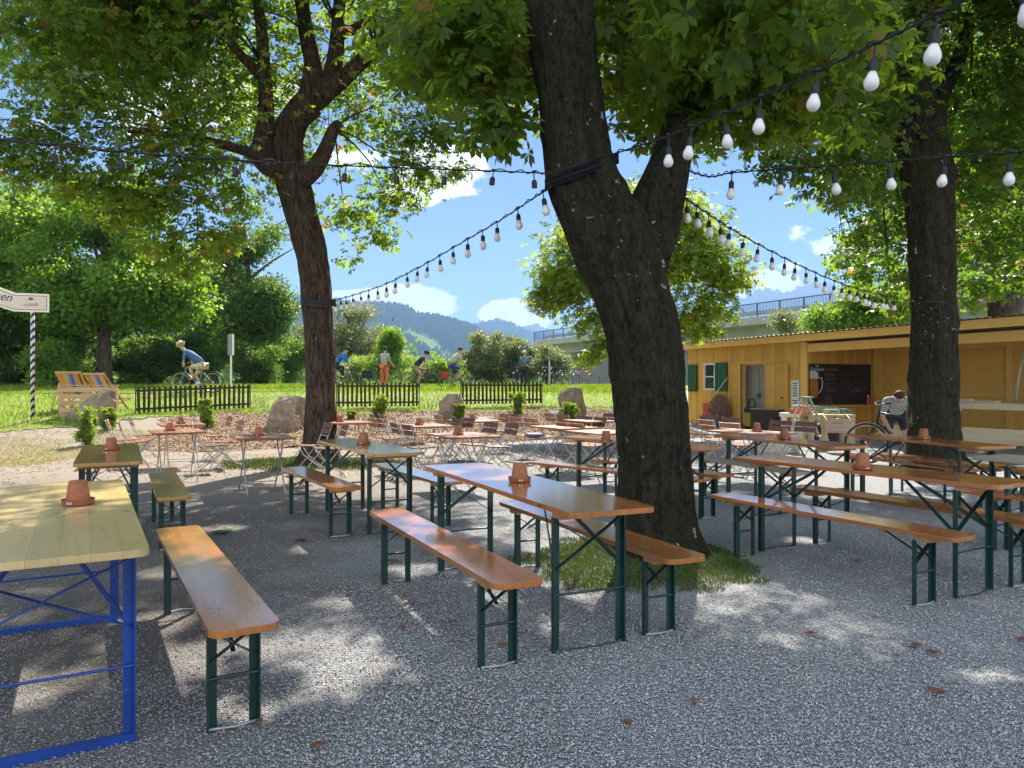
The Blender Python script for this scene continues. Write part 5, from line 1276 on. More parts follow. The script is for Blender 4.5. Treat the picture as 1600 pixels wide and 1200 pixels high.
# ------------------------------------------------------------------ picket fences
GF = 'low dark picket fences at the lawn edge'
def picket_fence(label, uL, vL0, vL1, YL, uR, vR0, vR1, YR, n):
    a = at(uL, vL1, YL); b = at(uR, vR1, YR); ha = at(uL, vL0, YL).z; hb = at(uR, vR0, YR).z
    t = thing('picket_fence', label, 'fence', (a.x, a.y, g(a.x,a.y)), 0, GF); o = Vector(t.location)
    d = (b-a); d.z = 0; L = d.length; d.normalize()
    def q(f, z): return a.lerp(b, f).x-o.x, a.lerp(b, f).y-o.y, z-o.z
    for i in range(n):
        f = (i+.5+random.uniform(-.07,.07))/n; z0 = a.z*(1-f)+b.z*f+random.uniform(-.012,.012); z1 = ha*(1-f)+hb*f+random.uniform(-.016,.016); x, y, _ = q(f, 0)
        w = L/n*.5; zz = z1-o.z
        pk = MB(); Mx = Matrix((d, Vector((-d.y,d.x,0)), Vector((0,0,1)))).transposed() @ Matrix.Rotation(random.gauss(0,.012),3,'Y')
        pk.box((x,y,(z0+z1)/2-o.z-.02),(w,.018,z1-z0-.04),Mx)
        pk.add([Vector((x,y,zz-.04))+Mx@Vector(c) for c in ((-w/2,-.009,0),(w/2,-.009,0),(w/2,.009,0),(-w/2,.009,0),(-w*.28,-.009,.04),(w*.28,-.009,.04),(w*.28,.009,.04),(-w*.28,.009,.04))],[(0,1,5,4),(1,2,6,5),(2,3,7,6),(3,0,4,7),(4,5,6,7)])
        pk.build('picket', M['fence'], t)
    for fz in (.17, .86):
        p0 = Vector(q(0, a.z+(ha-a.z)*fz)); p1 = Vector(q(1, b.z+(hb-b.z)*fz)); nn = Vector((d.y,-d.x,0))
        MB().bar(p0-nn*.028, p1-nn*.028, .03, .055).build('rail', M['fence'], t)
    for f in (0.0, 1.0):
        x, y, _ = q(f, 0); zz = (ha if f == 0 else hb)-o.z; zg = g(x+o.x, y+o.y)-o.z
        MB().bb((x-.012,y-.012,zg-.15),(x+.012,y+.012,zz+.02)).build('post', M['black'], t)
picket_fence('left dark picket fence with a shrub before it, behind the straw hatted cyclist side', 212,605,646.5,20.0, 391,599.5,637.5,22.0, 23)
picket_fence('middle dark picket fence starting at the left chestnut trunk', 526,598,635.5,22.7, 655,598,634.5,23.3, 19)
picket_fence('right dark picket fence between the two boulders', 720,597,631.5,24.2, 847,597.5,630,25.2, 21)
def hoops(label, u0, u1, v, Y, n):
    a = at(u0, v, Y); t = thing('hoop_edging', label, 'edging', (a.x, Y, g(a.x, Y)), 0)
    for i in range(n):
        x = (u1-u0)/F*Y*i/n; w = (u1-u0)/F*Y/n*.8
        MB().tube([(x,0,-.05),(x+.01,0,.22),(x+w*.3,0,.34),(x+w*.7,0,.34),(x+w-.01,0,.22),(x+w,0,-.05)], .006, 5).build('hoop', M['black'], t)
hoops('wire hoop edging between first fence and second boulder', 395, 420, 640, 22.2, 4)
hoops('wire hoop edging between second fence and third boulder', 657, 688, 636, 23.6, 5)

# ------------------------------------------------------------------ boulders
def boulder(label, pts, Y, depth, seed, sh=None):
    us = [a for a, b in pts]; vs = [b for a, b in pts]; cu_, v1 = (min(us)+max(us))/2, max(vs); Y = ground_px(cu_, v1-2).y + .3
    c = at(cu_, v1, Y); zg = g(c.x, Y)
    t = thing('boulder', label, 'boulder', (c.x, Y, zg), 0, 'sandstone boulders along the mulch bed')
    bm = bmesh.new()
    for k, (dy, sc) in enumerate(((-.5,.78),(-.28,.98),(.05,1.0),(.5,.74))):
        for u, v in pts:
            q = at(cu_+(u-cu_)*sc, v1+(v-v1)*(sc if k in (0,3) else 1), Y); bm.verts.new((q.x-c.x + (sh or 0)*dy*.2, dy*depth, max(q.z-zg, -.05)-.06*(v > v1-4)))
    bmesh.ops.convex_hull(bm, input=bm.verts)
    bmesh.ops.delete(bm, geom=[v for v in bm.verts if not v.link_faces], context='VERTS')
    bmesh.ops.triangulate(bm, faces=bm.faces)
    bmesh.ops.bevel(bm, geom=list(bm.edges), offset=.03, segments=2, affect='EDGES', clamp_overlap=True)
    bmesh.ops.triangulate(bm, faces=bm.faces)
    for _ in range(3):
        bmesh.ops.subdivide_edges(bm, edges=[e for e in bm.edges if e.calc_length() > .07], cuts=1, use_grid_fill=True); bmesh.ops.triangulate(bm, faces=bm.faces)
    bm.normal_update()
    for q in bm.verts:
        q.co += q.normal*(mnoise.hetero_terrain(q.co*2.6+Vector((seed,)*3), 1, 2.2, 6, .4)*.045 - .03 + abs(mnoise.noise(q.co*6+Vector((seed,)*3)))*-.04)
    me = bpy.data.meshes.new('rock'); bm.to_mesh(me); bm.free(); me.materials.append(M['rock']); me.polygons.foreach_set('use_smooth', [True]*len(me.polygons)); me.set_sharp_from_angle(angle=R(24))
    o = bpy.data.objects.new('rock', me); C.objects.link(o); o.parent = t
    return t
boulder('leaning pale boulder in front of the wooden pallet', [(106,662),(113,640),(135,628),(160,613),(178,612),(184,628),(182,640),(168,660)], 16.6, .8, 1)
boulder('big rounded boulder just left of the left chestnut trunk', [(417,668),(421,650),(432,628),(440,619),(462,616),(480,620),(482,662),(472,672),(430,672)], 18.2, 1.0, 2)
boulder('pointed boulder at the left end of the right picket fence', [(685,650),(686,628),(700,615),(718,612),(725,620),(727,640),(723,657),(690,657)], 22.5, .8, 3)
boulder('upright square boulder left of the thick central trunk', [(871,652),(873,622),(876,610),(890,604),(908,605),(912,622),(917,654)], 22.0, .9, 4)

# ------------------------------------------------------------------ pallet and deck chairs
Yp = ground_px(137, 657).y; gp = g(X(137,Yp), Yp)
print('PALLET', Yp)
o = thing('pallet', 'wooden pallet standing on edge behind the leaning boulder', 'pallet', (X(137,Yp), Yp, gp), R(4))
w2, h2 = .70, (at(100,603,Yp).z-gp)
for i in range(5):
    z0 = h2*(i+.12)/5; MB().bb((-w2,-.012,z0),(w2,.012,z0+h2*.135)).build('board', M['pallet'], o, bevel=.003)
for x_ in (-w2+.06, 0, w2-.06): MB().bb((x_-.055,.0125,.01),(x_+.055,.10,h2)).build('block', M['pallet'], o, bevel=.003)
for i in (0, 2, 4):
    z0 = h2*(i+.12)/5; MB().bb((-w2,.1025,z0),(w2,.122,z0+h2*.135)).build('back_board', M['pallet'], o, bevel=.003)
MB().bb((-w2-.01,-.03,h2+.002),(w2+.01,.14,h2+.022)).build('top_board', M['pallet'], o, bevel=.003)
def deck(label, u, Y, rz, grp='deck chairs behind the pallet'):
    zg = g(X(u,Y), Y); t = thing('deck_chair', label, 'deck chair', (X(u,Y), Y, zg), rz, grp)
    mt = M['wood_batten']
    top = Vector((-.40,0,1.02)); foot = Vector((.62,0,.02))
    for s in (-1, 1):
        MB().bar(top+Vector((0,s*.29,0)), foot+Vector((0,s*.29,0)), .025,.05,up=(0,1,0)).build('side_rail', mt, t)
        MB().bar((.66,s*.25,.36),(-.52,s*.25,.02), .025,.05,up=(0,1,0)).build('seat_rail', mt, t)
        MB().bar((-.12,s*.325,.76),(-.62,s*.325,.04), .02,.035,up=(0,1,0)).build('strut', mt, t)
    MB().bb((-.43,-.32,1.0),(-.37,.32,1.06)).bb((.63,-.28,.33),(.69,.28,.39)).bb((-.55,-.34,.02),(-.50,.34,.05)).build('cross_bar', mt, t, bevel=.004)
    mb = MB(); k = 14; V=[]; Q=[]
    for i in range(k+1):
        f = i/k; q_ = Vector((-.40,0,1.03)).lerp(Vector((.66,0,.36)), f); q_.z -= math.sin(f*math.pi)*.24; 
        V += [(q_.x,-.235,q_.z),(q_.x,.235,q_.z)]
    for i in range(k): Q.append((2*i,2*i+1,2*i+3,2*i+2))
    fo = mb.add(V,Q).build('cloth', M['deck_cloth'], t, True)
    sm = fo.modifiers.new('Solidify','SOLIDIFY'); sm.thickness = .004
    return t
dk = deck('left deck chair with striped cloth behind the pallet', 117, Yp+1.5, R(97))
dup(dk, (X(163,Yp+1.4), Yp+1.4, g(X(163,Yp+1.4),Yp+1.4)), R(82), 'right deck chair with striped cloth, its legs showing past the pallet')

# ------------------------------------------------------------------ string lights
def chain(pts, n):
    pr = catmull([(p.x,p.y,p.z,0) for p in pts], 14); return [Vector(q[:3]) for q in pr]
def at_u(path, u):
    for a, b in zip(path, path[1:]):
        ua = 800+F*a.x/a.y; ub = 800+F*b.x/b.y
        if min(ua,ub) <= u <= max(ua,ub) and ua != ub: return a.lerp(b, (u-ua)/(ub-ua))
    return None
def light_string(label, pts, us, with_bulb=True, drop=.055, scale=1.0):
    path = chain([at(*p) for p in pts], 14); b = path[0]
    t = thing('string_lights', label, 'string lights', b, 0, 'strings of lights between the trees')
    mb = MB(); mb.tube([q-b for q in path], .006, 6)
    pr2 = [q-b+Vector((0,.012,.008+.016*math.sin(i*1.3))) for i, q in enumerate(path)]
    mb.tube(pr2, .0045, 5); mb.build('cable', M['cable'], t, True)
    for u in us:
        q = at_u(path, u)
        if q is None: continue
        q = q-b; s = scale*random.uniform(.94,1.06); tl_ = Matrix.Rotation(random.uniform(-.12,.12),3,'X') @ Matrix.Rotation(random.uniform(-.16,.16),3,'Y')
        d = drop*random.uniform(.85,1.2)
        mb = MB(); mb.tube([q, q+tl_@Vector((0,0,-d))], .005, 6); mb.lathe([(.010,-.004),(.018,0),(.018,.012),(.010,.016)], q, 10)
        c = q+tl_@Vector((0,0,-d)); mb.lathe([(.021*s,-.062*s),(.021*s,-.02*s),(.016*s,-.006*s),(.008,.0)], c, 12, 0, tl_)
        so = mb.build('socket', M['cable'], t, 'auto')
        if with_bulb:
            MB().lathe([(.001,-.150*s),(.016*s,-.147*s),(.029*s,-.134*s),(.0345*s,-.116*s),(.032*s,-.098*s),(.024*s,-.080*s),(.0175*s,-.0625*s)], c, 16, 0, tl_).build('bulb', M['bulb'], so, True)
    return t
light_string('string of empty black sockets running left from the central trunk', [(-120,206,4.2),(0,218,4.4),(250,242,4.9),(450,255,5.4),(650,263,5.8),(790,268,6.05),(862,271,6.0)], [-20,86,190,280,371,459,541,617,697,771,834], False)
ub = [523,532,541,551,563,576,590,604,619,636,653,669,687,708,731,754,777,809,848]
light_string('bulb string sagging from the central trunk down to the left trunk', [(861,292,6.0),(830,312,6.5),(780,345,7.4),(720,380,8.6),(660,415,10.0),(600,445,11.6),(550,462,12.8),(519,470,13.3)], ub)
light_string('string with the biggest bulbs rising to the upper right corner', [(872,268,5.98),(925,250,5.85),(960,240,5.6),(1040,214,5.1),(1130,178,4.6),(1275,112,3.9),(1365,70,3.5),(1460,24,3.2),(1593,-42,2.75),(1720,-110,2.4)], [1045,1081,1133,1189,1277,1368,1466,1593,1690], True, .06)
light_string('bulb string running level to the right edge from the forked limb', [(1078,268,6.2),(1110,276,6.1),(1144,270,6.0),(1222,264,5.8),(1302,259,5.6),(1388,252,5.35),(1479,245,5.1),(1579,238,4.8),(1700,228,4.4)], [1144,1222,1302,1388,1479,1579,1660], True, .06)
ue = [1073,1088,1107,1124,1141,1163,1185,1206,1226,1243,1259,1274,1289,1304,1315,1327,1340,1350,1360,1369,1377,1386,1396]
light_string('bulb string sagging from the forked limb to the right trunk', [(1068,308,6.35),(1100,330,6.8),(1141,357,7.4),(1200,390,8.4),(1260,420,9.5),(1320,445,10.6),(1380,462,11.4),(1424,470,11.7)], ue)
def trunk_band(label, pts, r, m_):
    b = at(*pts[0]); t = thing('strap', label, 'strap', b, 0); q = [at(*p)-b for p in pts]
    mb = MB()
    for i in range(len(q)-1): 
        d_ = (q[i+1]-q[i]); mb.bar(q[i], q[i]+d_*1.03, .012, r)
    mb.build('band', M[m_], t)
    MB().tube([x+Vector((0,-.012,.0)) for x in q], .006, 6).build('wire', M['cable'], t)
trunk_band('wide black strap wrapped round the left stem of the central tree', [(909+57*math.sin(q_), 268-21*math.sin(q_), 6.3-.318*math.cos(q_)) for q_ in np.radians(np.arange(-112, 113, 14))], .085, 'strap')
trunk_band('thin dark strap round the left chestnut trunk', [(470,470,13.55),(474,472,13.36),(485,474,13.29),(500,475,13.27),(515,474,13.32),(524,472,13.5)], .12, 'cable')
trunk_band('thin dark wire round the right chestnut trunk', [(1423,470,11.95),(1428,471,11.72),(1445,472,11.63),(1465,472,11.63),(1486,472,11.75),(1494,472,11.95)], .02, 'cable')

# ------------------------------------------------------------------ bicycles
GBK = 'bicycles on and beside the path'
def bike_proto(label, loc, rz, frame, bag=None):
    t = thing('bicycle', label, 'bicycle', loc, rz, GBK); WR_ = .345; wb = .54
    for sx in (-1, 1):
        w = MB(); w.torus((0,0,0), WR_-.018, .020, 36, 8); wo = w.build('wheel', M['rubber'], t, True); wo.location = (sx*wb, 0, WR_)
        MB().torus((0,0,0), WR_-.042, .010, 32, 6).build('rim', M['chrome'], wo, True)
        sp_ = MB()
        for k in range(18):
            a = k*math.pi/9; sp_.tube([(math.cos(a+.3)*.02,.015*(-1)**k,math.sin(a+.3)*.02),(math.cos(a)*(WR_-.045),0,math.sin(a)*(WR_-.045))], .0016, 4)
        sp_.build('spokes', M['chrome'], wo); MB().tube([(0,-.05,0),(0,.05,0)], .022, 10).build('hub', M['chrome'], wo)
    bb_, st, sb, ht, hb = (-.06,0,.29), (-.22,0,.80), (-.20,0,.74), (.34,0,.86), (.375,0,.70)
    f = MB()
    for a, b, r in ((bb_,st,.016),(bb_,hb,.020),(sb,ht,.017),(ht,hb,.020)): f.tube([a,b], r, 8)
    for s in (-1,1):
        f.tube([(-.06,s*.03,.29),(-wb,s*.06,WR_)], .009, 6); f.tube([(-.20,s*.015,.70),(-wb,s*.06,WR_)], .008, 6)
    f.build('frame', frame, t, True)
    f = MB(); f.tube([hb,(.40,0,.66)], .018, 8)
    for s in (-1,1): f.tube([(.40,s*.05,.68),(.44,s*.055,.55),(wb,s*.055,WR_)], .012, 6)
    f.build('fork', frame, t, True)
    f = MB(); f.tube([ht,(.32,0,.98)], .014, 8); f.tube([(.30,-.31,1.02),(.36,-.20,1.0),(.37,0,.98),(.36,.20,1.0),(.30,.31,1.02)], .011, 6); f.build('handlebar', M['black'], t, True)
    for s in (-1,1): MB().tube([(.24,s*.315,1.022),(.33,s*.30,1.02)], .017, 8).build('grip', M['rubber'], t)
    MB().tube([st,(-.245,0,.90)], .012, 6).build('seat_post', M['chrome'], t)
    MB().prism([(-.40,-.075),(-.40,.075),(-.28,.07),(-.12,.02),(-.12,-.02),(-.28,-.07)], .90, .945).build('saddle', M['black'], t, bevel=.012)
    MB().lathe([(.03,-.035),(.09,-.03),(.09,-.025),(.03,-.02)], (-.06,0,.29), 18, 0, Matrix.Rotation(R(90),3,'X')).build('crank', M['chrome'], t)
    for s, a in ((-1,.4),(1,.4+math.pi)):
        e = (-.06+.17*math.cos(a), s*.09, .29+.17*math.sin(a)); MB().tube([(-.06,s*.06,.29), e], .009, 6).bb((e[0]-.045,e[1]+(0 if s>0 else -.09),e[2]-.012),(e[0]+.045,e[1]+(.09 if s>0 else 0),e[2]+.012)).build('pedal', M['black'], t)
    rk = MB()
    for s in (-1,1): rk.tube([(-.24,s*.05,.74),(-.80,s*.06,.73),(-wb,s*.07,WR_)], .006, 5)
    rk.build('rack', M['black'], t)
    fd = MB()
    for i in range(14):
        a0, a1 = R(20+i*11), R(20+(i+1)*11)
        fd.bar((-wb+(WR_+.02)*math.cos(a0),0,WR_+(WR_+.02)*math.sin(a0)),(-wb+(WR_+.02)*math.cos(a1),0,WR_+(WR_+.02)*math.sin(a1)),.05,.004,up=(0,1,0)) if False else fd.box((-wb+(WR_+.03)*math.cos((a0+a1)/2),0,WR_+(WR_+.03)*math.sin((a0+a1)/2)),(.004,.05,.072),Matrix.Rotation(-(a0+a1)/2,3,'Y'))
    fd.build('mudguard', M['black'], t)
    if bag: 
        for s in (-1,1): MB().prism([(-.80,.42),(-.42,.40),(-.40,.74),(-.82,.74)], s*.09, s*.22, Matrix(((1,0,0),(0,0,1),(0,1,0)))).build('pannier', M[bag], t, bevel=.03)
    return t
def rec(bike, m_):
    for ch in bike.children:
        if ch.name.split('.')[0] in ('frame', 'fork'): ch.data = ch.data.copy(); ch.data.materials[0] = m_
def on_path(u, Y): x = X(u, Y); return Vector((x, Y, g(x, Y)+.05))
fr_ = lambda n, c: plain(n, c, .35, .3)
bk = bike_proto('touring bicycle of the straw hatted cyclist riding left', on_path(307,25), R(180), fr_('frame_silver',(.30,.31,.33)))
bkb = bike_proto('bicycle with dark panniers beside the woman in orange trousers', on_path(596,33), R(2), fr_('frame_black',(.02,.022,.025)), 'cl_dark')
dup(bk, on_path(532,33), R(0), 'bicycle whose front wheel shows right of the left chestnut trunk')
o = dup(bk, on_path(656,34), R(0), 'dark framed bicycle ridden by the child in navy shirt'); rec(o, fr_('frame_olive',(.04,.06,.03)))
o = dup(bkb, on_path(714,33.5), R(25), 'bicycle with red pannier of the man in grey shirt')
for ch in o.children:
    if ch.name.startswith('pannier'): ch.data = ch.data.copy(); ch.data.materials[0] = M['cl_red']
o = dup(bkb, on_path(808,37.5), R(75), 'bicycle held by the person in the blue jacket')
o = dup(bk, on_path(850,38), R(65), 'bicycle in front of the dark clothed person by the sapling'); rec(o, fr_('frame_dark',(.03,.03,.03)))
o = dup(bk, on_path(874,38.5), R(50), 'parked bicycle on the lawn crest left of the upright boulder'); rec(o, fr_('frame_dark2',(.03,.03,.035)))
o = dup(bk, on_path(889,39.5), R(30), 'second parked bicycle on the lawn crest with a big saddle'); rec(o, fr_('frame_grey',(.09,.09,.10)))
o = dup(bk, on_path(912,40), R(8), 'orange framed parked bicycle at the grey wall'); rec(o, fr_('frame_orange',(.55,.13,.04)))
bx = X(1386, 13.0)
bh = dup(bkb, (bx+.30, 13.1, 0), R(168), 'bicycle with turquoise panniers being repaired beside the right trunk', None, (1.05,1.05,1.05))
for ch in bh.children:
    if ch.name.startswith('pannier'): ch.data = ch.data.copy(); ch.data.materials[0] = M['teal']

# ------------------------------------------------------------------ people
def skin(name, V, E, m_, parent, sub=1):
    keys = list(V); me = bpy.data.meshes.new(name+'_s')
    me.from_pydata([V[k][0] for k in keys], [(keys.index(a), keys.index(b)) for a, b in E], [])
    o = bpy.data.objects.new(name+'_s', me); C.objects.link(o)
    o.modifiers.new('Skin', 'SKIN'); 
    sv = me.skin_vertices[0].data
    for i, k in enumerate(keys):
        r = V[k][1]; sv[i].radius = (r if hasattr(r,'__len__') else (r, r)); sv[i].use_root = (i == 0); sv[i].use_loose = False
    sd = o.modifiers.new('Sub', 'SUBSURF'); sd.levels = sub; sd.render_levels = sub
    dg = bpy.context.evaluated_depsgraph_get(); nm = bpy.data.meshes.new_from_object(o.evaluated_get(dg))
    bpy.data.objects.remove(o); nm.materials.clear(); nm.materials.append(m_)
    nm.polygons.foreach_set('use_smooth', [True]*len(nm.polygons)); nm.name = name
    q = bpy.data.objects.new(name, nm); C.objects.link(q); q.parent = parent; return q
def person(label, loc, rz, J, shirt, legs, hair, sleeves='short', shorts=False, head_gear=None, back=None, grp=None):
    """J: joints in metres, x forward, y left, z up"""
    t = thing('person', label, 'person', loc, rz)
    j = {k: Vector(v) for k, v in J.items()}
    hd = (j['head']-j['neck']).normalized(); fwd = Vector(J.get('face', (1,0,0))).normalized(); fwd = (fwd-hd*fwd.dot(hd)).normalized()
    V = {'pel': (j['pelvis'], .105)}; E = []
    V['waist'] = (j['pelvis'].lerp(j['chest'], .45), .092); V['chest'] = (j['chest'], .098); V['neck'] = (j['neck'], .052)
    V['jaw'] = (j['neck'].lerp(j['head'], .45)+fwd*.025, .066); V['skull'] = (j['head'], .090); V['crown'] = (j['head']+hd*.075, .070)
    V['nose'] = (j['head']+fwd*.095-hd*.035, .014)
    E += [('pel','waist'),('waist','chest'),('chest','neck'),('neck','jaw'),('jaw','skull'),('skull','crown'),('skull','nose')]
    for s in 'lr':
        V['sh'+s] = (j['sh'+s], .054); V['el'+s] = (j['el'+s], .042); V['wr'+s] = (j['wr'+s], .028)
        d = (j['wr'+s]-j['el'+s]).normalized(); pm = j['wr'+s]+d*.07; V['pm'+s] = (pm, (.040,.022))
        E += [('chest','sh'+s),('sh'+s,'el'+s),('el'+s,'wr'+s),('wr'+s,'pm'+s)]
        sidev = d.cross(Vector((0,0,1))); sidev = sidev.normalized() if sidev.length > .1 else Vector((0,1,0)); dn = Vector(J.get('curl', (0,0,-1)))
        for k in range(4):
            L = (.075,.085,.08,.065)[k]; a = pm+d*.035+sidev*(.028-.019*k); b = a+d*L*.5+dn*L*.15; c = b+d*L*.25+dn*L*.42
            for nme, q, r in (('a',a,.0095),('b',b,.009),('c',c,.007)): V[f'f{s}{k}{nme}'] = (q, r)
            E += [('pm'+s, f'f{s}{k}a'),(f'f{s}{k}a',f'f{s}{k}b'),(f'f{s}{k}b',f'f{s}{k}c')]
        a = j['wr'+s]+d*.045+sidev*.036; b = a+sidev*.018+d*.03+dn*.012; c = b+d*.025+dn*.02
        for nme, q, r in (('a',a,.012),('b',b,.011),('c',c,.008)): V[f't{s}{nme}'] = (q, r)
        E += [('wr'+s, f't{s}a'),(f't{s}a',f't{s}b'),(f't{s}b',f't{s}c')]
        V['hp'+s] = (j['hp'+s], .092); V['kn'+s] = (j['kn'+s], .060); V['cf'+s] = (j['kn'+s].lerp(j['an'+s], .35), .056); V['an'+s] = (j['an'+s], .038)
        sf = Vector(J.get('foot', (1,0,0))); V['to'+s] = (j['an'+s]+sf*.13+Vector((0,0,-.06)), .036)
        E += [('pel','hp'+s),('hp'+s,'kn'+s),('kn'+s,'cf'+s),('cf'+s,'an'+s),('an'+s,'to'+s)]
    skin('body', V, E, M['skin'], t)
    # shirt
    W = {'w0': (j['pelvis'].lerp(j['chest'], .02), .150), 'w1': (j['pelvis'].lerp(j['chest'], .5), .140), 'c': (j['chest'], .178), 'n': (j['chest'].lerp(j['neck'], .72), .105)}
    EE = [('w0','w1'),('w1','c'),('c','n')]
    for s in 'lr':
        W['s'+s] = (j['sh'+s], .080); m_ = j['sh'+s].lerp(j['el'+s], .75 if sleeves == 'short' else 1); W['e'+s] = (m_, .066 if sleeves == 'short' else .056); EE += [('c','s'+s),('s'+s,'e'+s)]
        if sleeves == 'none': del W['e'+s]; EE.pop()
        if sleeves == 'long': W['r'+s] = (j['el'+s].lerp(j['wr'+s], .92), .042); EE.append(('e'+s,'r'+s))
    skin('shirt', W, EE, M[shirt], t)
    W = {'p': (j['pelvis'], .140)}; EE = []
    for s in 'lr':
        W['h'+s] = (j['hp'+s], .108); W['k'+s] = (j['kn'+s] if not shorts else j['hp'+s].lerp(j['kn'+s], .92), .085 if shorts else .076); EE += [('p','h'+s),('h'+s,'k'+s)]
        if not shorts: W['a'+s] = (j['kn'+s].lerp(j['an'+s], .93), .062); EE.append(('k'+s,'a'+s))
    skin('shorts' if shorts else 'trousers', W, EE, M[legs], t)
    for s in 'lr':
        sf = Vector(J.get('foot', (1,0,0)))
        skin('shoe', {'a': (j['an'+s]+Vector((0,0,-.035)), .046), 'b': (j['an'+s]+sf*.07+Vector((0,0,-.058)), .044), 'c': (j['an'+s]+sf*.15+Vector((0,0,-.068)), .036)}, [('a','b'),('b','c')], M['cl_dark'], t)
    ax = Matrix((fwd, hd.cross(fwd), hd)).transposed()
    hc = j['head']+hd*.02
    MB().ball(hc+hd*.022-fwd*(.018 if not J.get('face') else .045), (.108,.098,.100) if not J.get('face') else (.080,.094,.078), 10, 0, ax).build('hair', M[hair], t, True)
    for s in (-1,1): MB().ball(j['head']+ax@Vector((0,s*.092,-.02)), (.018,.010,.030), 6, 0, ax).build('ear', M['skin'], t, True)
    ey = MB()
    for s in (-1,1): ey.ball(j['head']+ax@Vector((.085,s*.034,.0)), (.010,.013,.008), 5, 0, ax)
    ey.build('eyes', M['cl_dark'], t, True)
    MB().ball(j['head']+ax@Vector((.084,0,-.075)), (.010,.025,.006), 5, 0, ax).build('mouth', plain('lip',(.35,.12,.09),.6), t, True)
    if head_gear == 'straw':
        ht = MB(); ht.lathe([(.17,.045),(.165,.055),(.112,.062),(.108,.13),(.085,.155),(.02,.16)], hc, 20, 0, ax); ht.build('hat', M['straw'], t, True)
    elif head_gear == 'helmet':
        MB().ball(hc+hd*.045, (.135,.112,.095), 10, 0, ax).build('helmet', M['cl_dark'], t, True)
    elif head_gear == 'helmet_white':
        MB().ball(hc+hd*.045, (.135,.112,.095), 10, 0, ax).build('helmet', M['cl_white'], t, True)
    elif head_gear == 'cap':
        ht = MB(); ht.ball(hc+hd*.035, (.112,.102,.085), 9, 0, ax); ht.ball(hc+fwd*.13+hd*.02, (.085,.075,.010), 6, 0, ax); ht.build('cap', M['cl_dark'], t, True)
    if back:
        MB().ball(j['chest'].lerp(j['pelvis'], .35)+Vector(J.get('backdir', (-.17,0,0))), (.10,.15,.24), 9).build('backpack', M[back], t, True)
    return t
def ride(lean=0.0, step=1, up=0.0):
    return dict(pelvis=(-.25,0,1.02+up), chest=(.02+lean,0,1.40-lean*.4+up*.5), neck=(.10+lean*1.2,0,1.55-lean*.45+up*.5), head=(.17+lean*1.35,0,1.69-lean*.45+up*.5),
        shl=(.04+lean,.18,1.45-lean*.4+up*.5), shr=(.04+lean,-.18,1.45-lean*.4+up*.5), ell=(.18+lean*.5,.25,1.20), elr=(.18+lean*.5,-.25,1.20), wrl=(.29,.29,1.05), wrr=(.29,-.29,1.05),
        hpl=(-.22,.09,.96+up), hpr=(-.22,-.09,.96+up), knl=(.18 if step>0 else .10,.12,.86 if step>0 else .60), knr=(.10 if step>0 else .18,-.12,.60 if step>0 else .86), anl=(.06 if step>0 else -.10,.11,.48 if step>0 else .20), anr=(-.10 if step>0 else .06,-.11,.20 if step>0 else .48))
person('cyclist in straw hat, blue long sleeved shirt and beige shorts riding left', on_path(307,25), R(180), ride(.24,1,-.05), 'cl_blue','cl_beige','hair_g','long',True,'straw')
person('cyclist in bright blue jacket mostly hidden behind the left chestnut trunk', on_path(532,33), R(0), ride(.08,-1), 'cl_bright','cl_dark','hair_d','long',False,'helmet')
stand = dict(pelvis=(0,0,.98), chest=(.03,0,1.36), neck=(.04,0,1.52), head=(.07,0,1.66), shl=(.03,.18,1.43), shr=(.03,-.18,1.43), ell=(.10,.25,1.16), elr=(.10,-.25,1.16), wrl=(.30,.24,1.02), wrr=(.30,-.24,1.02),
    hpl=(0,.09,.93), hpr=(0,-.09,.93), knl=(.03,.11,.50), knr=(.10,-.11,.52), anl=(-.02,.12,.09), anr=(-.06,-.12,.09))
person('woman in orange trousers, grey top and dark helmet standing over her bicycle', on_path(600,32.6), R(60), stand, 'cl_grey','cl_orange','hair_d','short',False,'helmet')
person('child in navy T-shirt, tan trousers and helmet riding right', on_path(656,34), R(0), {k: tuple(x*.93 for x in v) for k, v in ride(.10,1).items()}, 'cl_navy','cl_tan','hair_d','short',False,'helmet')
person('man in grey T-shirt and dark blue shorts on a bicycle seen from behind', on_path(713,33.5), R(32), ride(.02,-1,.04), 'cl_greytee','cl_shorts','hair_d','short',True)
st2 = dict(stand); st2['backdir'] = (-.15,0,.05)
person('person in blue and teal jacket with grey backpack seen from behind', on_path(819,37.2), R(80), st2, 'cl_teal','cl_dark','hair_g','long',False,'helmet_white','cl_pack')
person('person in dark jacket half hidden by the willow shrub at the grey wall', on_path(858,39.5), R(250), stand, 'cl_dark','cl_dark','hair_d','long')
bend = dict(pelvis=(-.25,0,.86), chest=(.13,0,1.07), neck=(.31,0,1.14), head=(.49,0,1.16), face=(.75,.1,-.5), shl=(.17,.20,1.08), shr=(.17,-.20,1.08), ell=(.24,.26,.80), elr=(.24,-.26,.80), wrl=(.36,.18,.60), wrr=(.36,-.16,.60),
    hpl=(-.24,.10,.82), hpr=(-.24,-.10,.82), knl=(-.06,.15,.47), knr=(-.10,-.14,.47), anl=(-.28,.16,.09), anr=(-.26,-.15,.09), curl=(.3,0,-.6))
person('man in grey T-shirt bending down over a bicycle beside the right trunk', (X(1404,13.9), 13.95, 0), R(-112), bend, 'cl_grey','cl_dark','hair_d','short',True)
sap = thing('sapling', 'thin pale stemmed sapling in front of the dark clothed person', 'tree', on_path(858,37), 0)
MB().tube([(0,0,-.1),(.02,0,.8),(0,0,1.7)], [.05,.045,.03], 8).build('stem', M['cl_sack'], sap, True)
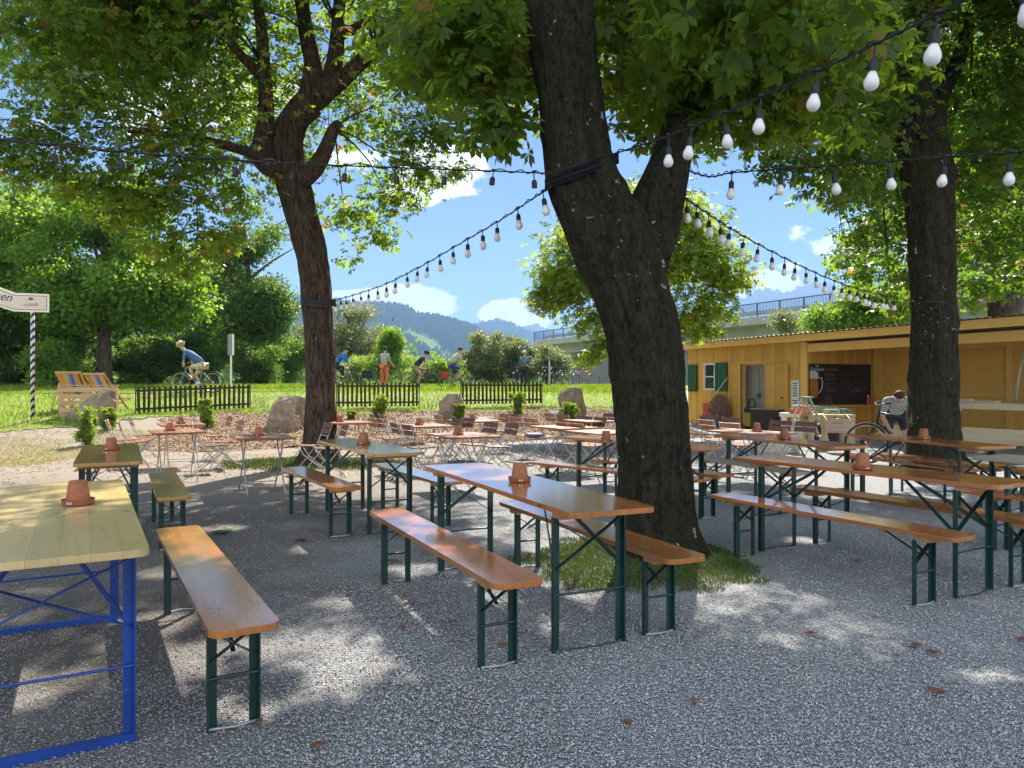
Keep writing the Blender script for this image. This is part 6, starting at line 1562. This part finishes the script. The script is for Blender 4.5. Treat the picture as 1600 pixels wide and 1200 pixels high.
crown('crown', sap, [(0,0,1.75,.35,.3,.3,1),(.4,0,1.5,.3,.3,.2,1),(-.3,0,1.9,.3,.3,.25,1)], 900, .12, M['leaf_w'], 'simple', asp=.4)

# ------------------------------------------------------------------ small litter
def fallen(label, u, v, size, rz, m_):
    size *= .8; p = ground_px(u, v); t = thing('fallen_leaf', label, 'leaf', (p.x, p.y, p.z+.012), rz, 'fallen leaves on the gravel')
    mb = MB(); V = []; Q = []
    for i in range(7):
        f = i/6; w = size*.34*math.sin(math.pi*min(1,f*.92+.06))**.8
        z = size*.25*(f-.5)**2*1.5
        V += [(size*(f-.5), -w, z+w*.45), (size*(f-.5), 0, z), (size*(f-.5), w, z+w*.4)]
    for i in range(6): 
        for k in (0,1): Q.append((3*i+k, 3*i+k+1, 3*i+k+4, 3*i+k+3))
    o = mb.add(V,Q).build('blade', m_, t, True); sm = o.modifiers.new('S','SOLIDIFY'); sm.thickness = .0015
    MB().tube([(size*.5,0,size*.05),(size*.8,size*.08,size*.12)], .0015, 5).build('stalk', m_, t)
LB = plain('dry_leaf', (.30,.11,.05), .8, var=.5, scale=30); LG = plain('green_leaf', (.10,.20,.04), .6, var=.3, scale=20); LO = plain('ochre_leaf', (.34,.20,.07), .8, var=.4, scale=30)
for a in [('reddish brown leaf on the gravel below the left of the long right bench',1432,1013,.09,.4,LB),('curled brown leaf right beside the reddish brown leaf',1457,1026,.08,-.5,LB),('brown leaf lying lengthwise low at the right',1464,1086,.10,-.8,LB),
          ('small brown leaf on the gravel near the bottom centre',980,1139,.06,1.2,LB),('brown leaf right of the grass round the central trunk',1266,998,.08,.1,LB),('ochre leaf on the gravel under the front right bench',1341,881,.10,.2,LO),
          ('ochre leaf left of the centre bench legs',636,950,.07,.9,LO),('dark leaf on the gravel in the middle foreground',629,988,.07,2.0,LB),('brown leaf on the gravel at the right edge',1597,1003,.08,.3,LB),
          ('dry leaf right of the centre bench front leg',706,983,.06,.6,LB),('dry leaf under the left bench before the trunk',470,850,.14,.2,LB),('orange leaf by the far leg of the centre bench',612,880,.13,.1,LB),
          ('dead leaf near the bottom left of the foreground',497,1186,.07,.5,LB),('brown leaf low between centre bench and bottom edge',405,1150,.06,1.8,LB),('dry leaf between the centre bench and the right bench',785,1016,.08,.1,LO),('small dry leaf on the middle gravel at right',1085,1108,.07,.4,LO)]:
    fallen(*a)
fallen('large green leaf on the gravel behind the left bench', 345, 838, .22, .3, LG)
fallen('second green leaf lying against the large green one', 358, 830, .18, 1.9, LG)
p = CH[23]; 
Yq = F*(HC-.74)/(657-HZ); o = thing('cloth', 'folded blue cloth on the seat of an orange chair', 'cloth', ((836-800)/F*Yq, Yq+.1, .452), R(20))
MB().bb((-.16,-.14,0),(.16,.14,.03)).build('fold', M['cl_blue'], o, bevel=.01); MB().bb((-.15,-.13,.031),(.12,.12,.05)).build('top_fold', M['cl_white'], o, bevel=.008)

# ------------------------------------------------------------------ haze, sky, sun, camera
def haze_box():
    mb = MB().bb((-5200,-300,-1.5),(5200,5400,720))
    m, nt = mat('haze_air'); o = nt.nodes.new('ShaderNodeOutputMaterial')
    v = N(nt, 'ShaderNodeVolumePrincipled', {'Color': (.36,.60,1,1), 'Density': HAZE, 'Anisotropy': .0})
    nt.links.new(v.outputs[0], o.inputs['Volume'])
    return tag(mb.build('haze', m), kind='stuff')
HAZE = 2.4e-4
haze_box()
w = bpy.data.worlds.new('World'); S.world = w; w.use_nodes = True; nt = w.node_tree; nt.nodes.clear()
sky = nt.nodes.new('ShaderNodeTexSky'); sky.sky_type = 'NISHITA'; sky.sun_disc = False
sky.sun_elevation = R(SUN_EL); sky.sun_rotation = R(SUN_AZ); sky.altitude = 700; sky.air_density = .7; sky.dust_density = 0.0; sky.ozone_density = 6.0
bg = N(nt, 'ShaderNodeBackground', {'Color': sky.outputs[0], 'Strength': .05})
tc = nt.nodes.new('ShaderNodeTexCoord'); sp_ = N(nt, 'ShaderNodeSeparateXYZ', {0: tc.outputs['Generated']})
yy = N(nt, 'ShaderNodeMath', {0: sp_.outputs[1], 1: .02}, operation='MAXIMUM')
px_ = N(nt, 'ShaderNodeMath', {0: sp_.outputs[0], 1: yy.outputs[0]}, operation='DIVIDE'); pz_ = N(nt, 'ShaderNodeMath', {0: sp_.outputs[2], 1: yy.outputs[0]}, operation='DIVIDE')
pv_ = N(nt, 'ShaderNodeCombineXYZ', {0: px_.outputs[0], 1: pz_.outputs[0]})
nz = N(nt, 'ShaderNodeTexNoise', {'Vector': pv_.outputs[0], 'Scale': 13.0, 'Detail': 10.0, 'Roughness': .6})
nz2 = N(nt, 'ShaderNodeTexNoise', {'Vector': pv_.outputs[0], 'Scale': 34.0, 'Detail': 6.0, 'Roughness': .6})
CL = [(655,474,62,26,1.08),(600,482,60,18,1.0),(550,470,46,16,.95),(790,490,36,20,1.05),(822,505,34,13,.95),(1205,448,40,24,1.08),(1180,462,36,18,.95),(1232,416,30,10,.75),(690,262,60,46,1.02),(640,302,60,24,.8),(560,250,70,34,.6),(735,300,44,18,.6),
      (1090,190,200,50,.5),(300,150,260,80,.6),(1400,380,160,50,.7),(100,150,60,30,.2)]
acc = None
for u, v, ru, rv_, st_ in CL:
    c = N(nt, 'ShaderNodeVectorMath', {0: pv_.outputs[0], 1: ((u-800)/F, (HZ-v)/F, 0)}, operation='SUBTRACT')
    s_ = N(nt, 'ShaderNodeVectorMath', {0: c.outputs[0], 1: (F/ru, F/rv_, 0)}, operation='MULTIPLY')
    l_ = N(nt, 'ShaderNodeVectorMath', {0: s_.outputs[0]}, operation='LENGTH')
    k_ = N(nt, 'ShaderNodeMapRange', {'Value': l_.outputs['Value'], 'From Min': 0.0, 'From Max': 1.9, 'To Min': st_, 'To Max': 0.0})
    acc = k_.outputs[0] if acc is None else N(nt, 'ShaderNodeMath', {0: acc, 1: k_.outputs[0]}, operation='MAXIMUM').outputs[0]
sm_ = N(nt, 'ShaderNodeMath', {0: nz2.outputs[0], 1: .35, 2: nz.outputs[0]}, operation='MULTIPLY_ADD')
sm2 = N(nt, 'ShaderNodeMath', {0: sm_.outputs[0], 1: .95, 2: acc}, operation='MULTIPLY_ADD')
mk = N(nt, 'ShaderNodeMapRange', {'Value': sm2.outputs[0], 'From Min': 1.02, 'From Max': 1.12, 'To Min': 0.0, 'To Max': .97}, interpolation_type='SMOOTHSTEP')
fr2 = N(nt, 'ShaderNodeMath', {0: sp_.outputs[1], 1: .05}, operation='GREATER_THAN')
mk2 = N(nt, 'ShaderNodeMath', {0: mk.outputs[0], 1: fr2.outputs[0]}, operation='MULTIPLY')
ccol = ramp(nt, nz2.outputs[0], [(.30, (.72,.78,.88)), (.62, (1,1,1))])
bg2 = N(nt, 'ShaderNodeBackground', {'Color': ccol, 'Strength': CLOUD if 'CLOUD' in globals() else .62})
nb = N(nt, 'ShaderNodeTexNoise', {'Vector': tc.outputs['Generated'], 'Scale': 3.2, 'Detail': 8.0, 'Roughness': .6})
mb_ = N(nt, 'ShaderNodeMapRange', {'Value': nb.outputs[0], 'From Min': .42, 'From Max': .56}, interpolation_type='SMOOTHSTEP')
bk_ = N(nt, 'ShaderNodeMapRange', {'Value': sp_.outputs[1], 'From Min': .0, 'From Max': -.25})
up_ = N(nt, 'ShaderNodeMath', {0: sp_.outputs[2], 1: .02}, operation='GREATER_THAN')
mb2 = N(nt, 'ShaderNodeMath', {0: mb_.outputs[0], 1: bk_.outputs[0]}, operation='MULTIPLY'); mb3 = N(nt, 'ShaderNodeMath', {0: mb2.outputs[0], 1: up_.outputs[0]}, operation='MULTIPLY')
bg3 = N(nt, 'ShaderNodeBackground', {'Color': (.90,.95,1,1), 'Strength': .92})  # unseen bright clouds behind the camera, added to lift the shade
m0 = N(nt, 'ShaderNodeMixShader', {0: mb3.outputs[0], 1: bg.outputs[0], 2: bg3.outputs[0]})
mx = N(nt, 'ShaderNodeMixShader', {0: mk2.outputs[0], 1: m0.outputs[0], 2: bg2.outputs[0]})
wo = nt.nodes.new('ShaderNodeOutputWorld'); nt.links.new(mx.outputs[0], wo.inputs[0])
sl_ = bpy.data.lights.new('sun', 'SUN'); sl_.energy = 4.8; sl_.angle = R(.53); sl_.color = (1,.93,.82)
so = bpy.data.objects.new('sun', sl_); C.objects.link(so)
dv = Vector((math.sin(R(SUN_AZ))*math.cos(R(SUN_EL)), math.cos(R(SUN_AZ))*math.cos(R(SUN_EL)), math.sin(R(SUN_EL))))
so.rotation_euler = (-dv).to_track_quat('-Z', 'Y').to_euler()
cd = bpy.data.cameras.new('camera'); cd.sensor_width = 36; cd.lens = F/1600*36; cd.clip_start = .05; cd.clip_end = 30000
co_ = bpy.data.objects.new('camera', cd); C.objects.link(co_); co_.location = (0,0,HC); co_.rotation_euler = (R(90),0,0); S.camera = co_
S.view_settings.view_transform = 'Standard'; S.view_settings.look = 'None'; S.view_settings.exposure = 1.62; S.view_settings.gamma = 1.0; S.view_settings.use_curve_mapping = False
S.render.engine = 'CYCLES'; S.cycles.max_bounces = 8; S.cycles.diffuse_bounces = 4; S.cycles.glossy_bounces = 3; S.cycles.transmission_bounces = 4; S.cycles.volume_bounces = 0; S.cycles.transparent_max_bounces = 8
S.cycles.use_adaptive_sampling = True; S.cycles.adaptive_threshold = .02; S.cycles.use_denoising = True; S.cycles.sample_clamp_indirect = 6
